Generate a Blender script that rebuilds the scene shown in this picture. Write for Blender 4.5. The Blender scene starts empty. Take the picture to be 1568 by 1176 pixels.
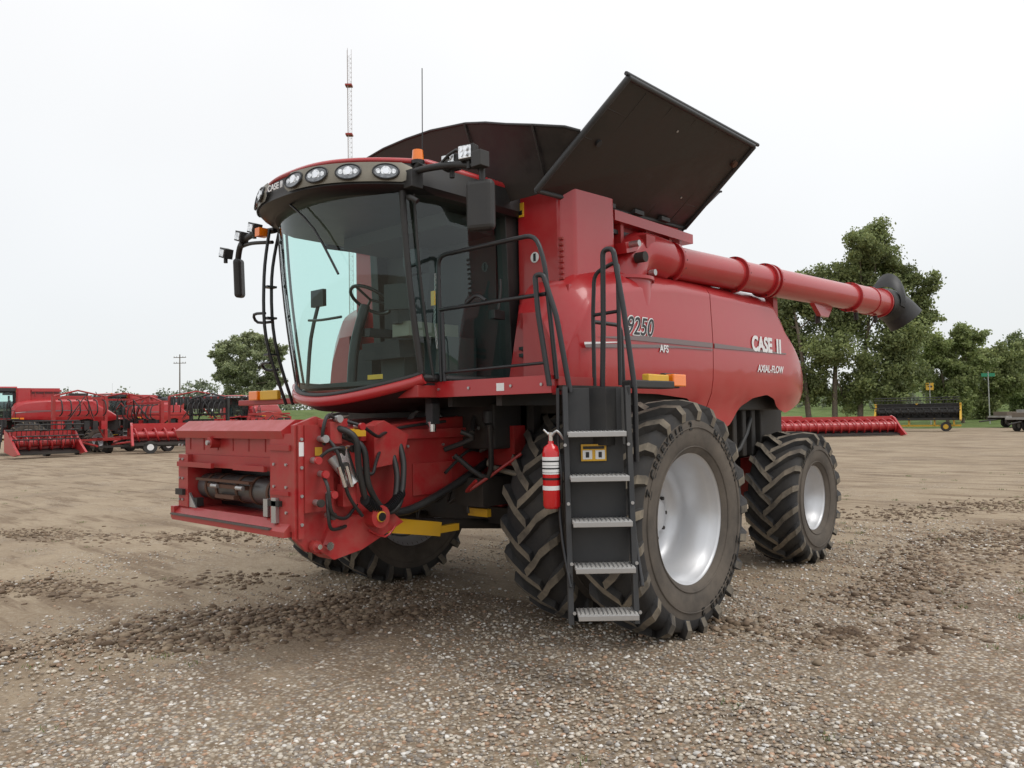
import bpy, math, random
import numpy as np
from mathutils import Vector, Matrix
random.seed(7); rng=np.random.default_rng(11)
scene=bpy.context.scene
PI=math.pi
# ---------------------------------------------------------------- materials
def newmat(name,color,rough=0.5,metal=0.0,var=0.0,vscale=4.0,dust=0.0,dustcol=(.30,.25,.19),bump=0.0,bscale=60,coat=0.0,dscale=2.5):
    m=bpy.data.materials.new(name); m.use_nodes=True; nt=m.node_tree; b=nt.nodes['Principled BSDF']
    b.inputs['Roughness'].default_value=rough; b.inputs['Metallic'].default_value=metal
    b.inputs['Base Color'].default_value=(*color,1)
    if coat: b.inputs['Coat Weight'].default_value=coat; b.inputs['Coat Roughness'].default_value=.08
    tc=nt.nodes.new('ShaderNodeTexCoord'); last=None
    if var and not dust:
        n=nt.nodes.new('ShaderNodeTexNoise'); n.inputs['Scale'].default_value=vscale; n.inputs['Detail'].default_value=3
        nt.links.new(tc.outputs['Object'],n.inputs['Vector'])
        r=nt.nodes.new('ShaderNodeMapRange'); r.inputs['From Min'].default_value=.3; r.inputs['From Max'].default_value=.7
        r.inputs['To Min'].default_value=1-var; r.inputs['To Max'].default_value=1+var
        nt.links.new(n.outputs['Fac'],r.inputs['Value'])
        v=nt.nodes.new('ShaderNodeVectorMath'); v.operation='SCALE'; v.inputs[0].default_value=color
        nt.links.new(r.outputs['Result'],v.inputs['Scale']); last=v.outputs['Vector']
    if dust:
        n=nt.nodes.new('ShaderNodeTexNoise'); n.inputs['Scale'].default_value=dscale; n.inputs['Detail'].default_value=6; n.inputs['Roughness'].default_value=.68
        nt.links.new(tc.outputs['Object'],n.inputs['Vector'])
        r=nt.nodes.new('ShaderNodeMapRange'); r.inputs['From Min'].default_value=.38; r.inputs['From Max'].default_value=.74
        r.inputs['To Min'].default_value=0; r.inputs['To Max'].default_value=dust
        nt.links.new(n.outputs['Fac'],r.inputs['Value'])
        mx=nt.nodes.new('ShaderNodeMix'); mx.data_type='RGBA'; nt.links.new(r.outputs['Result'],mx.inputs[0])
        mx.inputs[7].default_value=(*dustcol,1); mx.inputs[6].default_value=(*color,1)
        last=mx.outputs[2]
        r2=nt.nodes.new('ShaderNodeMapRange'); r2.inputs['To Min'].default_value=rough; r2.inputs['To Max'].default_value=.95
        nt.links.new(r.outputs['Result'],r2.inputs['Value']); nt.links.new(r2.outputs['Result'],b.inputs['Roughness'])
    if last: nt.links.new(last,b.inputs['Base Color'])
    if bump:
        n=nt.nodes.new('ShaderNodeTexNoise'); n.inputs['Scale'].default_value=bscale; n.inputs['Detail'].default_value=3
        nt.links.new(tc.outputs['Object'],n.inputs['Vector'])
        bp=nt.nodes.new('ShaderNodeBump'); bp.inputs['Strength'].default_value=bump; bp.inputs['Distance'].default_value=.01
        nt.links.new(n.outputs['Fac'],bp.inputs['Height']); nt.links.new(bp.outputs['Normal'],b.inputs['Normal'])
    return m
RED=newmat('red_paint',(.43,.016,.021),.30,0,.06,1.5,dust=.16,dustcol=(.42,.19,.15),coat=.45)
RED2=newmat('red_frame_paint',(.36,.015,.017),.42,0,.12,5,dust=.40,dustcol=(.24,.12,.085),coat=.1)
REDF=newmat('red_worn_paint',(.39,.018,.021),.36,0,.12,5,dust=.5,dustcol=(.33,.115,.085),coat=.2,dscale=7)
BLK=newmat('black_plastic',(.018,.018,.019),.45,0,.2,8,dust=.25,dustcol=(.10,.09,.075))
TUBEM=newmat('black_painted_tube',(.02,.02,.022),.35)
DARK=newmat('dark_steel',(.028,.026,.025),.6,.2,.3,9,dust=.4,dustcol=(.10,.08,.06))
PANEL=newmat('charcoal_panel',(.03,.032,.035),.5,0,.1,6,dust=.35,dustcol=(.11,.10,.09))
STEEL=newmat('galvanised_steel',(.5,.5,.5),.4,.85,.12,12,dust=.3,dustcol=(.35,.32,.28))
STEP=newmat('step_grating',(.55,.54,.52),.6,.4,0,40,dust=.4,dustcol=(.33,.30,.26),bump=.8,bscale=90)
SILV=newmat('silver_rim_paint',(.62,.63,.65),.30,.4,.03,3,dust=.25,dustcol=(.45,.42,.38))
RUB=newmat('tire_rubber',(.026,.026,.028),.75,0,.15,5,dust=.6,dustcol=(.09,.08,.065),bump=.15,bscale=80)
RUBD=newmat('tire_sidewall_dusty',(.08,.068,.057),.88,0,.15,5,dust=.8,dustcol=(.18,.15,.12))
LUG=newmat('tire_lug_dusty',(.09,.08,.067),.88,0,.2,14,dust=1.0,dustcol=(.33,.28,.21),dscale=3)
LET=newmat('tire_lettering',(.010,.010,.010),.5)
YEL=newmat('yellow_paint',(.75,.42,.02),.4,0,.1,6,dust=.2)
AMB=newmat('amber_lens',(.95,.22,.01),.15,coat=.6)
WHT=newmat('white_decal',(.8,.8,.8),.45)
BLKD=newmat('black_decal',(.01,.01,.011),.35)
GRY=newmat('grey_decal',(.20,.15,.15),.4)
RUST=newmat('rusty_steel',(.13,.055,.03),.7,.3,.5,10,dust=.5,dustcol=(.10,.09,.08))
DRUM=newmat('worn_drum',(.13,.13,.13),.42,.6,.3,7,dust=.4,dustcol=(.16,.11,.08),dscale=8)
CHR=newmat('chrome',(.85,.86,.88),.12,1.0)
LAMP=newmat('headlamp_reflector',(.80,.82,.84),.18,.6,.4,50)
LENS=newmat('headlamp_lens',(.16,.17,.18),.10,.5,.5,40,coat=.8)
BEZ=newmat('lamp_bezel',(.22,.20,.16),.42,.3,.1,8)
EXTM=newmat('tank_cover_plastic',(.015,.0135,.013),.34,0,.3,2.2,dust=.75,dustcol=(.062,.044,.034),dscale=1.7)
SEAT=newmat('seat_fabric',(.05,.05,.055),.9)
TRIM=newmat('cab_trim',(.055,.055,.055),.75)
FIRE=newmat('extinguisher_red',(.6,.012,.015),.2,coat=.5)
def glass():
    m=bpy.data.materials.new('cab_glass'); m.use_nodes=True; nt=m.node_tree; nt.nodes.clear()
    o=nt.nodes.new('ShaderNodeOutputMaterial'); t=nt.nodes.new('ShaderNodeBsdfTransparent'); t.inputs[0].default_value=(.78,.95,.92,1)
    g=nt.nodes.new('ShaderNodeBsdfGlossy'); g.inputs['Roughness'].default_value=.02; g.inputs[0].default_value=(.9,.95,.95,1)
    lw=nt.nodes.new('ShaderNodeLayerWeight'); lw.inputs[0].default_value=.5
    pw=nt.nodes.new('ShaderNodeMath'); pw.operation='POWER'; pw.inputs[1].default_value=4.0
    ma=nt.nodes.new('ShaderNodeMath'); ma.operation='MULTIPLY_ADD'; ma.inputs[1].default_value=.55; ma.inputs[2].default_value=.05
    mx=nt.nodes.new('ShaderNodeMixShader')
    nt.links.new(lw.outputs['Facing'],pw.inputs[0]); nt.links.new(pw.outputs[0],ma.inputs[0]); nt.links.new(ma.outputs[0],mx.inputs[0]); nt.links.new(t.outputs[0],mx.inputs[1]); nt.links.new(g.outputs[0],mx.inputs[2]); nt.links.new(mx.outputs[0],o.inputs[0])
    return m
GLS=glass()
# ---------------------------------------------------------------- mesh builder
class MB:
    def __init__(s): s.v=[]; s.f=[]; s.m=[]; s.s=[]; s.mats=[]
    def mi(s,m):
        if m not in s.mats: s.mats.append(m)
        return s.mats.index(m)
    def add(s,vs,fs,m,smooth=False):
        o=len(s.v); s.v+= [tuple(p) for p in vs]; k=s.mi(m)
        for f in fs: s.f.append([i+o for i in f]); s.m.append(k); s.s.append(smooth)
    def box(s,lo,hi,m,rot=None):
        c=[(a+b)/2 for a,b in zip(lo,hi)]; h=[(b-a)/2 for a,b in zip(lo,hi)]
        vs=[]
        for x in(-1,1):
            for y in(-1,1):
                for z in(-1,1):
                    p=Vector((x*h[0],y*h[1],z*h[2]))
                    if rot: p=rot@p
                    vs.append(Vector(c)+p)
        s.add(vs,[(0,1,3,2),(4,6,7,5),(0,4,5,1),(2,3,7,6),(0,2,6,4),(1,5,7,3)],m)
    def prism(s,poly,ax,a0,a1,m):
        n=len(poly); vs=[]
        for a in(a0,a1):
            for p in poly:
                q=list(p); q.insert(ax,a); vs.append(q)
        fs=[list(range(n))[::-1],list(range(n,2*n))]+[(i,(i+1)%n,n+(i+1)%n,n+i) for i in range(n)]
        s.add(vs,fs,m)
    def cyl(s,p0,p1,r,m,r1=None,n=20,caps=True,smooth=True):
        if r1 is None:r1=r
        p0=Vector(p0);p1=Vector(p1);d=(p1-p0).normalized(); a=d.orthogonal().normalized(); b=d.cross(a)
        vs=[p0+(a*math.cos(2*PI*i/n)+b*math.sin(2*PI*i/n))*r for i in range(n)]+[p1+(a*math.cos(2*PI*i/n)+b*math.sin(2*PI*i/n))*r1 for i in range(n)]
        s.add(vs,[(i,(i+1)%n,n+(i+1)%n,n+i) for i in range(n)],m,smooth)
        if caps: s.add(vs[:n],[list(range(n))[::-1]],m); s.add(vs[n:],[list(range(n))],m)
    def tube(s,pts,r,m,n=10,sub=0,closed=False):
        P=[Vector(p) for p in pts]
        if sub:
            Q=[];k=len(P)
            for i in range(k if closed else k-1):
                if closed: p0,p1,p2,p3=P[i-1],P[i],P[(i+1)%k],P[(i+2)%k]
                else: p0,p1,p2,p3=P[max(i-1,0)],P[i],P[i+1],P[min(i+2,k-1)]
                for j in range(sub):
                    t=j/sub; Q.append(.5*((2*p1)+(p2-p0)*t+(2*p0-5*p1+4*p2-p3)*t*t+(3*p1-p0-3*p2+p3)*t**3))
            if not closed:Q.append(P[-1])
            P=Q
        rr=r if isinstance(r,(list,tuple)) else None
        vs=[];N=len(P); a=None
        for i,p in enumerate(P):
            if closed: d=(P[(i+1)%N]-P[i-1]).normalized()
            else: d=(P[min(i+1,N-1)]-P[max(i-1,0)]).normalized()
            if a is None: a=d.orthogonal().normalized()
            else: a=(a-d*a.dot(d)).normalized()
            b=d.cross(a); ri=r if rr is None else rr[0]+(rr[1]-rr[0])*i/(N-1)
            vs+=[p+(a*math.cos(2*PI*j/n)+b*math.sin(2*PI*j/n))*ri for j in range(n)]
        fs=[]
        for i in range(N if closed else N-1):
            o=i*n;q=((i+1)%N)*n
            fs+=[(o+j,o+(j+1)%n,q+(j+1)%n,q+j) for j in range(n)]
        s.add(vs,fs,m,True)
        if not closed: s.add(vs[:n],[list(range(n))[::-1]],m); s.add(vs[-n:],[list(range(n))],m)
    def fillet(s,pts,r,m,rad=.08,n=10):
        P=[Vector(p) for p in pts];Q=[P[0]]
        for i in range(1,len(P)-1):
            a=(P[i-1]-P[i]);b=(P[i+1]-P[i]);k=min(rad,a.length*.45,b.length*.45);a=P[i]+a.normalized()*k;b=P[i]+b.normalized()*k
            for t in (0,.25,.5,.75,1): Q.append(a*(1-t)**2+P[i]*2*t*(1-t)+b*t*t)
        Q.append(P[-1]); s.tube(Q,r,m,n)
    def lathe(s,prof,c,ax,m,n=64,smooth=True):
        vs=[];o=[i for i in range(3) if i!=ax]
        for p in prof:
            for i in range(n):
                q=[0,0,0];q[ax]=c[ax]+p[0];q[o[0]]=c[o[0]]+p[1]*math.cos(2*PI*i/n);q[o[1]]=c[o[1]]+p[1]*math.sin(2*PI*i/n);vs.append(q)
        off=len(s.v); s.v+=[tuple(p) for p in vs]
        for k in range(len(prof)-1):
            kk=s.mi(prof[k][2] if len(prof[k])>2 else m)
            for i in range(n): s.f.append([k*n+i+off,k*n+(i+1)%n+off,(k+1)*n+(i+1)%n+off,(k+1)*n+i+off]); s.m.append(kk); s.s.append(smooth)
    def sphere(s,c,r,m,sc=(1,1,1),nu=16,nv=10):
        vs=[];fs=[]
        for j in range(nv+1):
            t=PI*j/nv
            for i in range(nu):
                p=2*PI*i/nu;vs.append((c[0]+r*sc[0]*math.sin(t)*math.cos(p),c[1]+r*sc[1]*math.sin(t)*math.sin(p),c[2]+r*sc[2]*math.cos(t)))
        for j in range(nv):
            for i in range(nu): fs.append((j*nu+i,j*nu+(i+1)%nu,(j+1)*nu+(i+1)%nu,(j+1)*nu+i))
        s.add(vs,fs,m,True)
    def grid(s,G,m,smooth=True):
        nu=len(G);nv=len(G[0]);vs=[p for row in G for p in row]
        s.add(vs,[(i*nv+j,i*nv+j+1,(i+1)*nv+j+1,(i+1)*nv+j) for i in range(nu-1) for j in range(nv-1)],m,smooth)
    def obj(s,name,parent=None,bevel=0,solid=0,loc=None,seg=2):
        me=bpy.data.meshes.new(name); me.from_pydata(s.v,[],s.f)
        for m in s.mats: me.materials.append(m)
        me.polygons.foreach_set('material_index',s.m); me.polygons.foreach_set('use_smooth',s.s); me.update()
        o=bpy.data.objects.new(name,me); scene.collection.objects.link(o)
        if parent:o.parent=parent
        if loc:o.location=loc
        if bevel:
            k=o.modifiers.new('b','BEVEL');k.width=bevel;k.segments=seg;k.limit_method='ANGLE';k.angle_limit=math.radians(40)
        return o
def empty(name,loc=(0,0,0)):
    o=bpy.data.objects.new(name,None);scene.collection.objects.link(o);o.location=loc;return o
def text(body,name,parent,loc,rot,size,m,ext=.002,sx=1.0,shear=0,align='CENTER',off=.018):
    cu=bpy.data.curves.new(name,'FONT');cu.body=body;cu.size=size;cu.extrude=ext;cu.align_x=align;cu.align_y='CENTER';cu.shear=shear
    cu.offset=size*off
    o=bpy.data.objects.new(name,cu);scene.collection.objects.link(o);o.parent=parent;cu.materials.append(m)
    o.matrix_local=Matrix.Translation(loc)@rot.to_4x4()@Matrix.Diagonal((sx,1,1,1));return o
ROTX=Matrix(((0,0,1),(1,0,0),(0,1,0)))
comb=empty('combine_harvester')
def interp(x,xs,ys): return float(np.interp(x,xs,ys))
# ---- tires
def tire_mesh(R,w,rr,nl,lh=.06):
    b=MB();h=R-lh-rr;W=w/2;Rc=R-lh
    half=[(W*.80,rr),(W*.93,rr+.10*h),(W*1.0,rr+.30*h),(W*1.02,rr+.5*h),(W*.99,rr+.70*h),(W*.93,rr+.86*h),(W*.84,rr+.95*h),(W*.6,Rc-.004),(W*.25,Rc+.004)]
    prof=[]
    for i,(x,r) in enumerate(half): prof.append((x,r,RUBD if i<4 else RUB))
    prof+= [(-x,r,RUB) for i,(x,r) in enumerate(half[::-1])]
    b.lathe(prof,(0,0,0),0,RUB,n=96)
    for xx,r0 in ((W*.955,rr+.14*h),(W*1.025,rr+.55*h)):
        b.lathe([(xx,r0-.006),(xx+.008,r0),(xx,r0+.006)],(0,0,0),0,RUBD,n=96)
    path=[(-.05,Rc+.0),(W*.3,Rc),(W*.62,Rc-.004),(W*.86,rr+.945*h),(W*.975,rr+.84*h),(W*1.01,rr+.70*h)]
    dth=[-.01,.10,.195,.268,.295,.310]; hg=[lh,lh,lh,lh*1.0,lh*.65,.004]
    sc=.98/R
    for side in(-1,1):
        for k in range(nl):
            t0=2*PI*(k+(.5 if side>0 else 0))/nl
            rows=[]
            for (x,r),dt,hh in zip(path,dth,hg):
                t=t0+dt*sc*(w/.52); nx=0.0 if x<W*.7 else (.55 if x<W*.9 else .85)
                nr=math.sqrt(1-nx*nx)
                wb=.058*sc;wt=.038*sc
                row=[]
                for (ww,hhh) in((-wb,-.01),(-wt,hh),(wt,hh),(wb,-.01)):
                    rad=r+hhh*nr;xx=(x+hhh*nx)*side;a=t+ww
                    row.append((xx,-rad*math.cos(a),rad*math.sin(a)))
                rows.append(row)
            n=len(rows);vs=[p for r_ in rows for p in r_]
            top=[(i*4+1,i*4+2,i*4+6,i*4+5) for i in range(n-1)]
            sd=[(i*4+0,i*4+1,i*4+5,i*4+4) for i in range(n-1)]+[(i*4+2,i*4+3,i*4+7,i*4+6) for i in range(n-1)]+[(0,1,2,3),(n*4-4,n*4-3,n*4-2,n*4-1)]
            b.add(vs,top,LUG);b.add(vs,sd,RUB)
    return b
def letters(par,s,R,xx,start,size=.09,m=None):
    for i,ch in enumerate(s):
        a=start+i*size*.80/R
        up=Vector((0,-math.cos(a),math.sin(a)));out=Vector((1,0,0));rt=up.cross(out)
        text(ch,'sidewall_letter',par,Vector((xx,-R*math.cos(a),R*math.sin(a))),Matrix((rt,up,out)).transposed(),size,m,ext=.003)
ft=tire_mesh(.998,.53,.545,21).obj('front_tire',comb,loc=(2.18,0,.955))
letters(ft,'Z CEREXBIB 2',.775,.273,math.radians(200),.10,LET)
letters(ft,'Z CEREXBIB 2',.775,.273,math.radians(20),.10,LET)
letters(ft,'MICHELIN',.775,.273,math.radians(118),.095,LET)
for nm,x in(('front_tire_inner',1.38),('front_tire_right_inner',-1.38),('front_tire_right',-2.18)):
    o=bpy.data.objects.new(nm,ft.data);scene.collection.objects.link(o);o.parent=comb;o.location=(x,0,.955)
    if x<0:o.rotation_euler=(0.1,0,0)
rt=tire_mesh(.80,.60,.385,19).obj('rear_tire',comb,loc=(1.80,3.62,.78))
letters(rt,'CEREXBIB',.63,.312,math.radians(40),.07,LET)
o=bpy.data.objects.new('rear_tire_right',rt.data);scene.collection.objects.link(o);o.parent=comb;o.location=(-1.80,3.62,.78)
def rim(name,r,w,loc,deep,flip=1):
    b=MB();s=flip
    p=[(w/2*.82,r+.012),(w/2*.84,r+.03),(w/2*.80,r+.034),(w/2*.78,r+.0),(w/2*.70,r-.012),(w/2*.45,r-.03),(w/2*.40,r-.05),(-deep*.6,r-.055),(-deep,r-.085),(-deep-.06,r*.68),(-deep-.04,r*.60),(-deep+.03,r*.50),(-deep+.03,r*.30)]
    b.lathe([(a*s,c) for a,c in p],(0,0,0),0,SILV,n=72)
    b.lathe([((-deep+.03)*s,r*.30),((-deep+.10)*s,r*.28),((-deep+.12)*s,r*.22),((-deep+.12)*s,.0)],(0,0,0),0,SILV,n=40)
    for i in range(10):
        a=2*PI*i/10;q=r*.40
        b.cyl(((-deep+.01)*s,q*math.cos(a),q*math.sin(a)),((-deep+.07)*s,q*math.cos(a),q*math.sin(a)),.018,DARK,n=6)
    b.lathe([(-w/2*.9*s,r+.03),(-w/2*.8*s,r+.0),(-w/2*.5*s,r-.04),(-deep*s,r-.06)],(0,0,0),0,SILV,n=48)
    return b.obj(name,comb,loc=loc)
rim('front_rim',.545,.53,(2.18,0,.955),.22)
vb=MB();vb.cyl((.03,-.36,.12),(.03,-.46,.14),.018,BLK);vb.box((-.18,-.44,.13),(-.06,-.40,.18),BLKD);vb.obj('valve',comb,loc=(2.18,0,.95))
rim('front_rim_inner',.545,.53,(1.38,0,.955),-.1)
rim('front_rim_right',.545,.53,(-2.18,0,.955),.17,-1);rim('front_rim_right_inner',.545,.53,(-1.38,0,.955),.1,-1)
rim('rear_rim',.385,.60,(1.80,3.62,.78),.14);rim('rear_rim_right',.385,.60,(-1.80,3.62,.78),.14,-1)
b=MB();b.cyl((-2.05,0,.95),(1.98,0,.95),.12,DARK);b.box((-1.0,-.28,.78),(1.0,.3,1.2),DARK)
b.cyl((1.0,0,.95),(1.2,0,.95),.33,DARK);b.cyl((-1.0,0,.95),(-1.2,0,.95),.33,DARK);b.cyl((1.62,0,.95),(1.90,0,.95),.20,RED2)
b.box((-1.45,3.5,.68),(1.45,3.75,.92),RED2);b.cyl((-1.7,3.62,.78),(1.7,3.62,.78),.13,DARK)
b.box((.55,3.0,.9),(.75,3.8,1.9),DARK);b.box((-.75,3.0,.9),(-.55,3.8,1.9),DARK);b.box((1.2,3.42,.7),(1.45,3.8,1.25),RED2)
b.tube([(.9,3.3,1.0),(1.2,3.2,1.1),(1.25,3.0,1.6)],.03,BLK,sub=4);b.obj('axles',comb,bevel=.012)
b=MB()
b.prism([(-.45,1.15),(-.45,2.05),(4.2,2.2),(4.2,1.5),(3.2,1.2),(1.0,1.05)],0,-.95,.95,DARK)
b.box((-1.5,-.50,1.85),(1.55,4.1,2.1),DARK)
b.box((-1.05,-.95,1.55),(1.05,-.4,1.95),DARK)
b.box((.62,-.6,1.0),(.8,2.4,1.3),RED2);b.box((-.8,-.6,1.0),(-.62,2.4,1.3),RED2)
b.box((1.0,.75,1.45),(1.45,2.1,1.95),BLK)
b.box((.95,2.3,1.1),(1.35,2.9,1.9),DARK)
for q in range(5): b.box((1.3,2.4+q*.25,1.3),(1.5,2.5+q*.25,2.0),DARK)
b.tube([(1.4,2.2,1.2),(1.5,2.8,1.4),(1.45,3.3,1.9)],.03,BLK,sub=3);b.box((1.38,2.55,1.62),(1.42,2.7,1.72),YEL)
b.box((-1.2,4.1,1.3),(1.2,4.75,2.3),DARK);b.cyl((.6,4.7,1.25),(.6,4.7,1.05),.42,BLK);b.cyl((-.6,4.7,1.25),(-.6,4.7,1.05),.42,BLK)
b.obj('chassis',comb,bevel=.015)
# ---- side shells
def shell(sgn):
    tops=([-.78,-.66,-.45,-.1,.4,1.0,1.66,2.6,3.3,3.48,3.58,3.63,3.8,4.1,4.4,4.6],[2.72,2.95,3.08,3.15,3.19,3.22,3.235,3.25,3.26,3.24,3.10,2.86,2.76,2.60,2.40,2.26])
    bots=([-.78,-.3,.6,1.2,1.5,1.95,2.2,2.4,2.7,3.05,3.3,3.5,3.7,4.6],[2.02,2.03,2.02,1.98,1.82,1.62,1.70,1.86,1.99,2.03,1.98,1.86,1.81,1.95])
    cr=([-.78,-.66,-.5,-.2,.3,1.0,1.66,3.3,3.6,4.6],[2.25,2.55,2.80,2.94,3.02,3.08,3.10,3.10,2.80,2.2])
    b=MB()
    for y0,y1 in((-.78,1.655),(1.67,4.6)):
        G=[];N=46
        for i in range(N+1):
            y=y0+(y1-y0)*i/N;t=interp(y,*tops);bo=interp(y,*bots);c=min(interp(y,*cr),t-.02)
            fr=max(0,(-.45-y)/.33);xe=1.76-.16*fr**2.2; xe-=.20*max(0,(y-3.6)/1.0)**2
            row=[]
            zs=list(np.linspace(bo,c-.05,10))+[c-.02,c]+list(np.linspace(c,t,6)[1:])
            for z in zs:
                x=xe+.02*math.sin(PI*min(1,max(0,(z-2.0)/1.0)))
                if z<2.15: x-=.05*((2.15-z)/.2)**2 if z>1.9 else .05*1.5
                if z>c-.001: x-=.012+.17*((z-c)/max(.05,t-c))**1.6
                row.append((x*sgn,y,z))
            row.append((1.2*sgn,y,t+.01)); G.append(row)
        b.grid(G,RED)
        for e in(0,-1):
            r=G[e];vs=[p for p in r]+[(1.25*sgn,p[1],p[2]) for p in r];n=len(r)
            b.add(vs,[(i,i+1,n+i+1,n+i) for i in range(n-1)],RED)
    return b.obj('side_panel',comb)
shell(1);shell(-1)
b=MB()
b.box((-1.62,1.60,2.05),(1.66,1.72,3.14),BLKD)
b.box((-1.25,-.3,2.0),(1.25,4.2,3.19),RED2)
b.prism([(3.2,3.19),(3.5,3.17),(4.3,2.4),(4.5,1.95),(4.1,1.95)],0,-1.5,1.5,RED)
b.box((-1.2,1.75,3.19),(1.15,3.3,3.42),RED);b.box((-1.0,2.2,3.42),(.3,3.2,3.6),BLK)
b.obj('rear_body',comb,bevel=.03)
# ---- grain tank
b=MB()
pl=[(-1.5,-.45),(-1.42,-.56),(-1.02,-.56),(-1.02,-.36),(1.01,-.36),(1.01,-.56),(1.50,-.56),(1.6,-.46),(1.6,.14),(1.45,.18),(1.45,1.62),(-1.5,1.62)]
b.prism(pl,2,2.08,3.86,RED)
b.obj('grain_tank',comb,bevel=.025,seg=3)
b=MB()
b.box((1.38,.2,3.66),(1.57,1.68,3.76),RED);b.box((1.40,.2,3.56),(1.50,1.68,3.60),BLK)
for y in(.35,.8,1.25): b.box((1.45,y,3.4),(1.53,y+.05,3.7),RED2)
G=[]
for i in range(17):
    x=1.03+(1.62-1.03)*i/16;row=[]
    for j in range(13):
        t=j/12;z=2.12+(.72+.12*(i/16))*t
        row.append((x,-.575-.16*(1-t)**1.1-.02*(i/16),z))
    G.append(row)
b.grid(G,RED)
for k in(0,-1):
    r=G[k];n=len(r);b.add(list(r)+[(p[0],-.55,p[2]) for p in r],[(i,i+1,n+i+1,n+i) for i in range(n-1)],RED)
for z in(2.36,2.42): b.box((1.14,-.715,z),(1.44,-.66,z+.03),BLKD,rot=Matrix.Rotation(math.radians(-3),3,'Y'))
b.box((1.02,-.567,2.93),(1.60,-.558,2.945),RED2)
for k in range(9): b.box((1.5,-.582,2.96+k*.05),(1.55,-.555,2.980+k*.05),RED2)
b.cyl((1.22,-.565,3.25),(1.22,-.568,3.25),.048,WHT,n=24);b.box((1.205,-.571,3.215),(1.235,-.569,3.285),BLKD)
b.box((1.03,-.572,3.64),(1.10,-.562,3.77),YEL);b.box((1.045,-.575,3.66),(1.085,-.570,3.70),BLKD)
b.obj('tank_trim',comb,bevel=.006)
# ---- tank covers
def slab(b,quad,m,th=.03):
    q=[Vector(p) for p in quad];n=(q[1]-q[0]).cross(q[3]-q[0]).normalized()*th/2
    k=len(q);vs=[p-n for p in q]+[p+n for p in q]
    b.add(vs,[list(range(k))[::-1],list(range(k,2*k))]+[(i,(i+1)%k,k+(i+1)%k,k+i) for i in range(k)],m)
b=MB()
for s in(1,-1):
    A,B_,C_,D_=[Vector(p) for p in((1.50*s,-.88,3.74),(1.5*s,1.60,3.84),(2.36*s,1.50,4.50),(2.34*s,-.72,4.50))]
    slab(b,(A,B_,C_,D_),EXTM)
    nrm=(B_-A).cross(D_-A).normalized()*s
    if nrm.z>0:nrm=-nrm
    def pt(u,v): return (A*(1-u)+B_*u)*(1-v)+(D_*(1-u)+C_*u)*v
    for u in(.14,.32,.5,.68,.86):
        b.tube([pt(u,.05)+nrm*.013,pt(u,.96)+nrm*.013],.008,EXTM,n=6)
    for u in(0,1): b.tube([pt(u,0)+nrm*.02,pt(u,1)+nrm*.02],.026,PANEL,n=6)
    for v in(.25,.5,.75): b.tube([pt(.02,v)+nrm*.012,pt(.98,v)+nrm*.012],.007,EXTM,n=6)
    for v in(0,1): b.tube([pt(0,v)+nrm*.018,pt(1,v)+nrm*.018],.022,PANEL,n=6)
    for u in(.2,.4,.6,.8): q=pt(u,.04)+nrm*.03;b.box(tuple(q-Vector((.03,.08,.02))),tuple(q+Vector((.03,.08,.02))),PANEL)
    for u,v in((.3,.35),(.62,.6),(.45,.82),(.8,.3)): q=pt(u,v)+nrm*.014;b.cyl(q,q+nrm*.012,.012,STEEL,n=8)
    e=pt(.955,.78)+nrm*.02;b.cyl(e,e+nrm*.03,.035,RUST,n=12);e=pt(.1,.5)+nrm*.02;b.cyl(e,e+nrm*.02,.03,PANEL,n=12)
    b.tube([D_+Vector((0,-.02,.02)),C_+Vector((0,.12,.03))],.018,PANEL,n=6)
def ctr(y0,s):
    top=[]
    for x,yy,z in((1.93,.10,4.15),(1.83,.18,4.19),(1.55,.25,4.26),(1.28,.28,4.33),(1.05,.30,4.40),(.8,.30,4.46),(.35,.31,4.51),(0,.31,4.52)): top.append((x,y0-s*yy,z))
    top+=[(-x,y,z) for x,y,z in top[::-1][1:]]
    n=len(top)
    bt=[(1.5*max(-1,min(1,t[0]/1.5)),y0,3.76) for t in top]
    G=[bt,[((p[0]+q[0])/2,(p[1]+q[1])/2+.02*s,(p[2]+q[2])/2) for p,q in zip(bt,top)],top]
    b.grid(G,EXTM,True)
    b.tube(top,.012,PANEL,n=6)
    for i in(2,5,9,12): b.tube([(bt[i][0],bt[i][1]-.012*s,bt[i][2]),(top[i][0],top[i][1]-.012*s,top[i][2])],.010,EXTM,n=6)
ctr(-.70,1);ctr(1.55,-1)
b.obj('tank_covers',comb)
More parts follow.
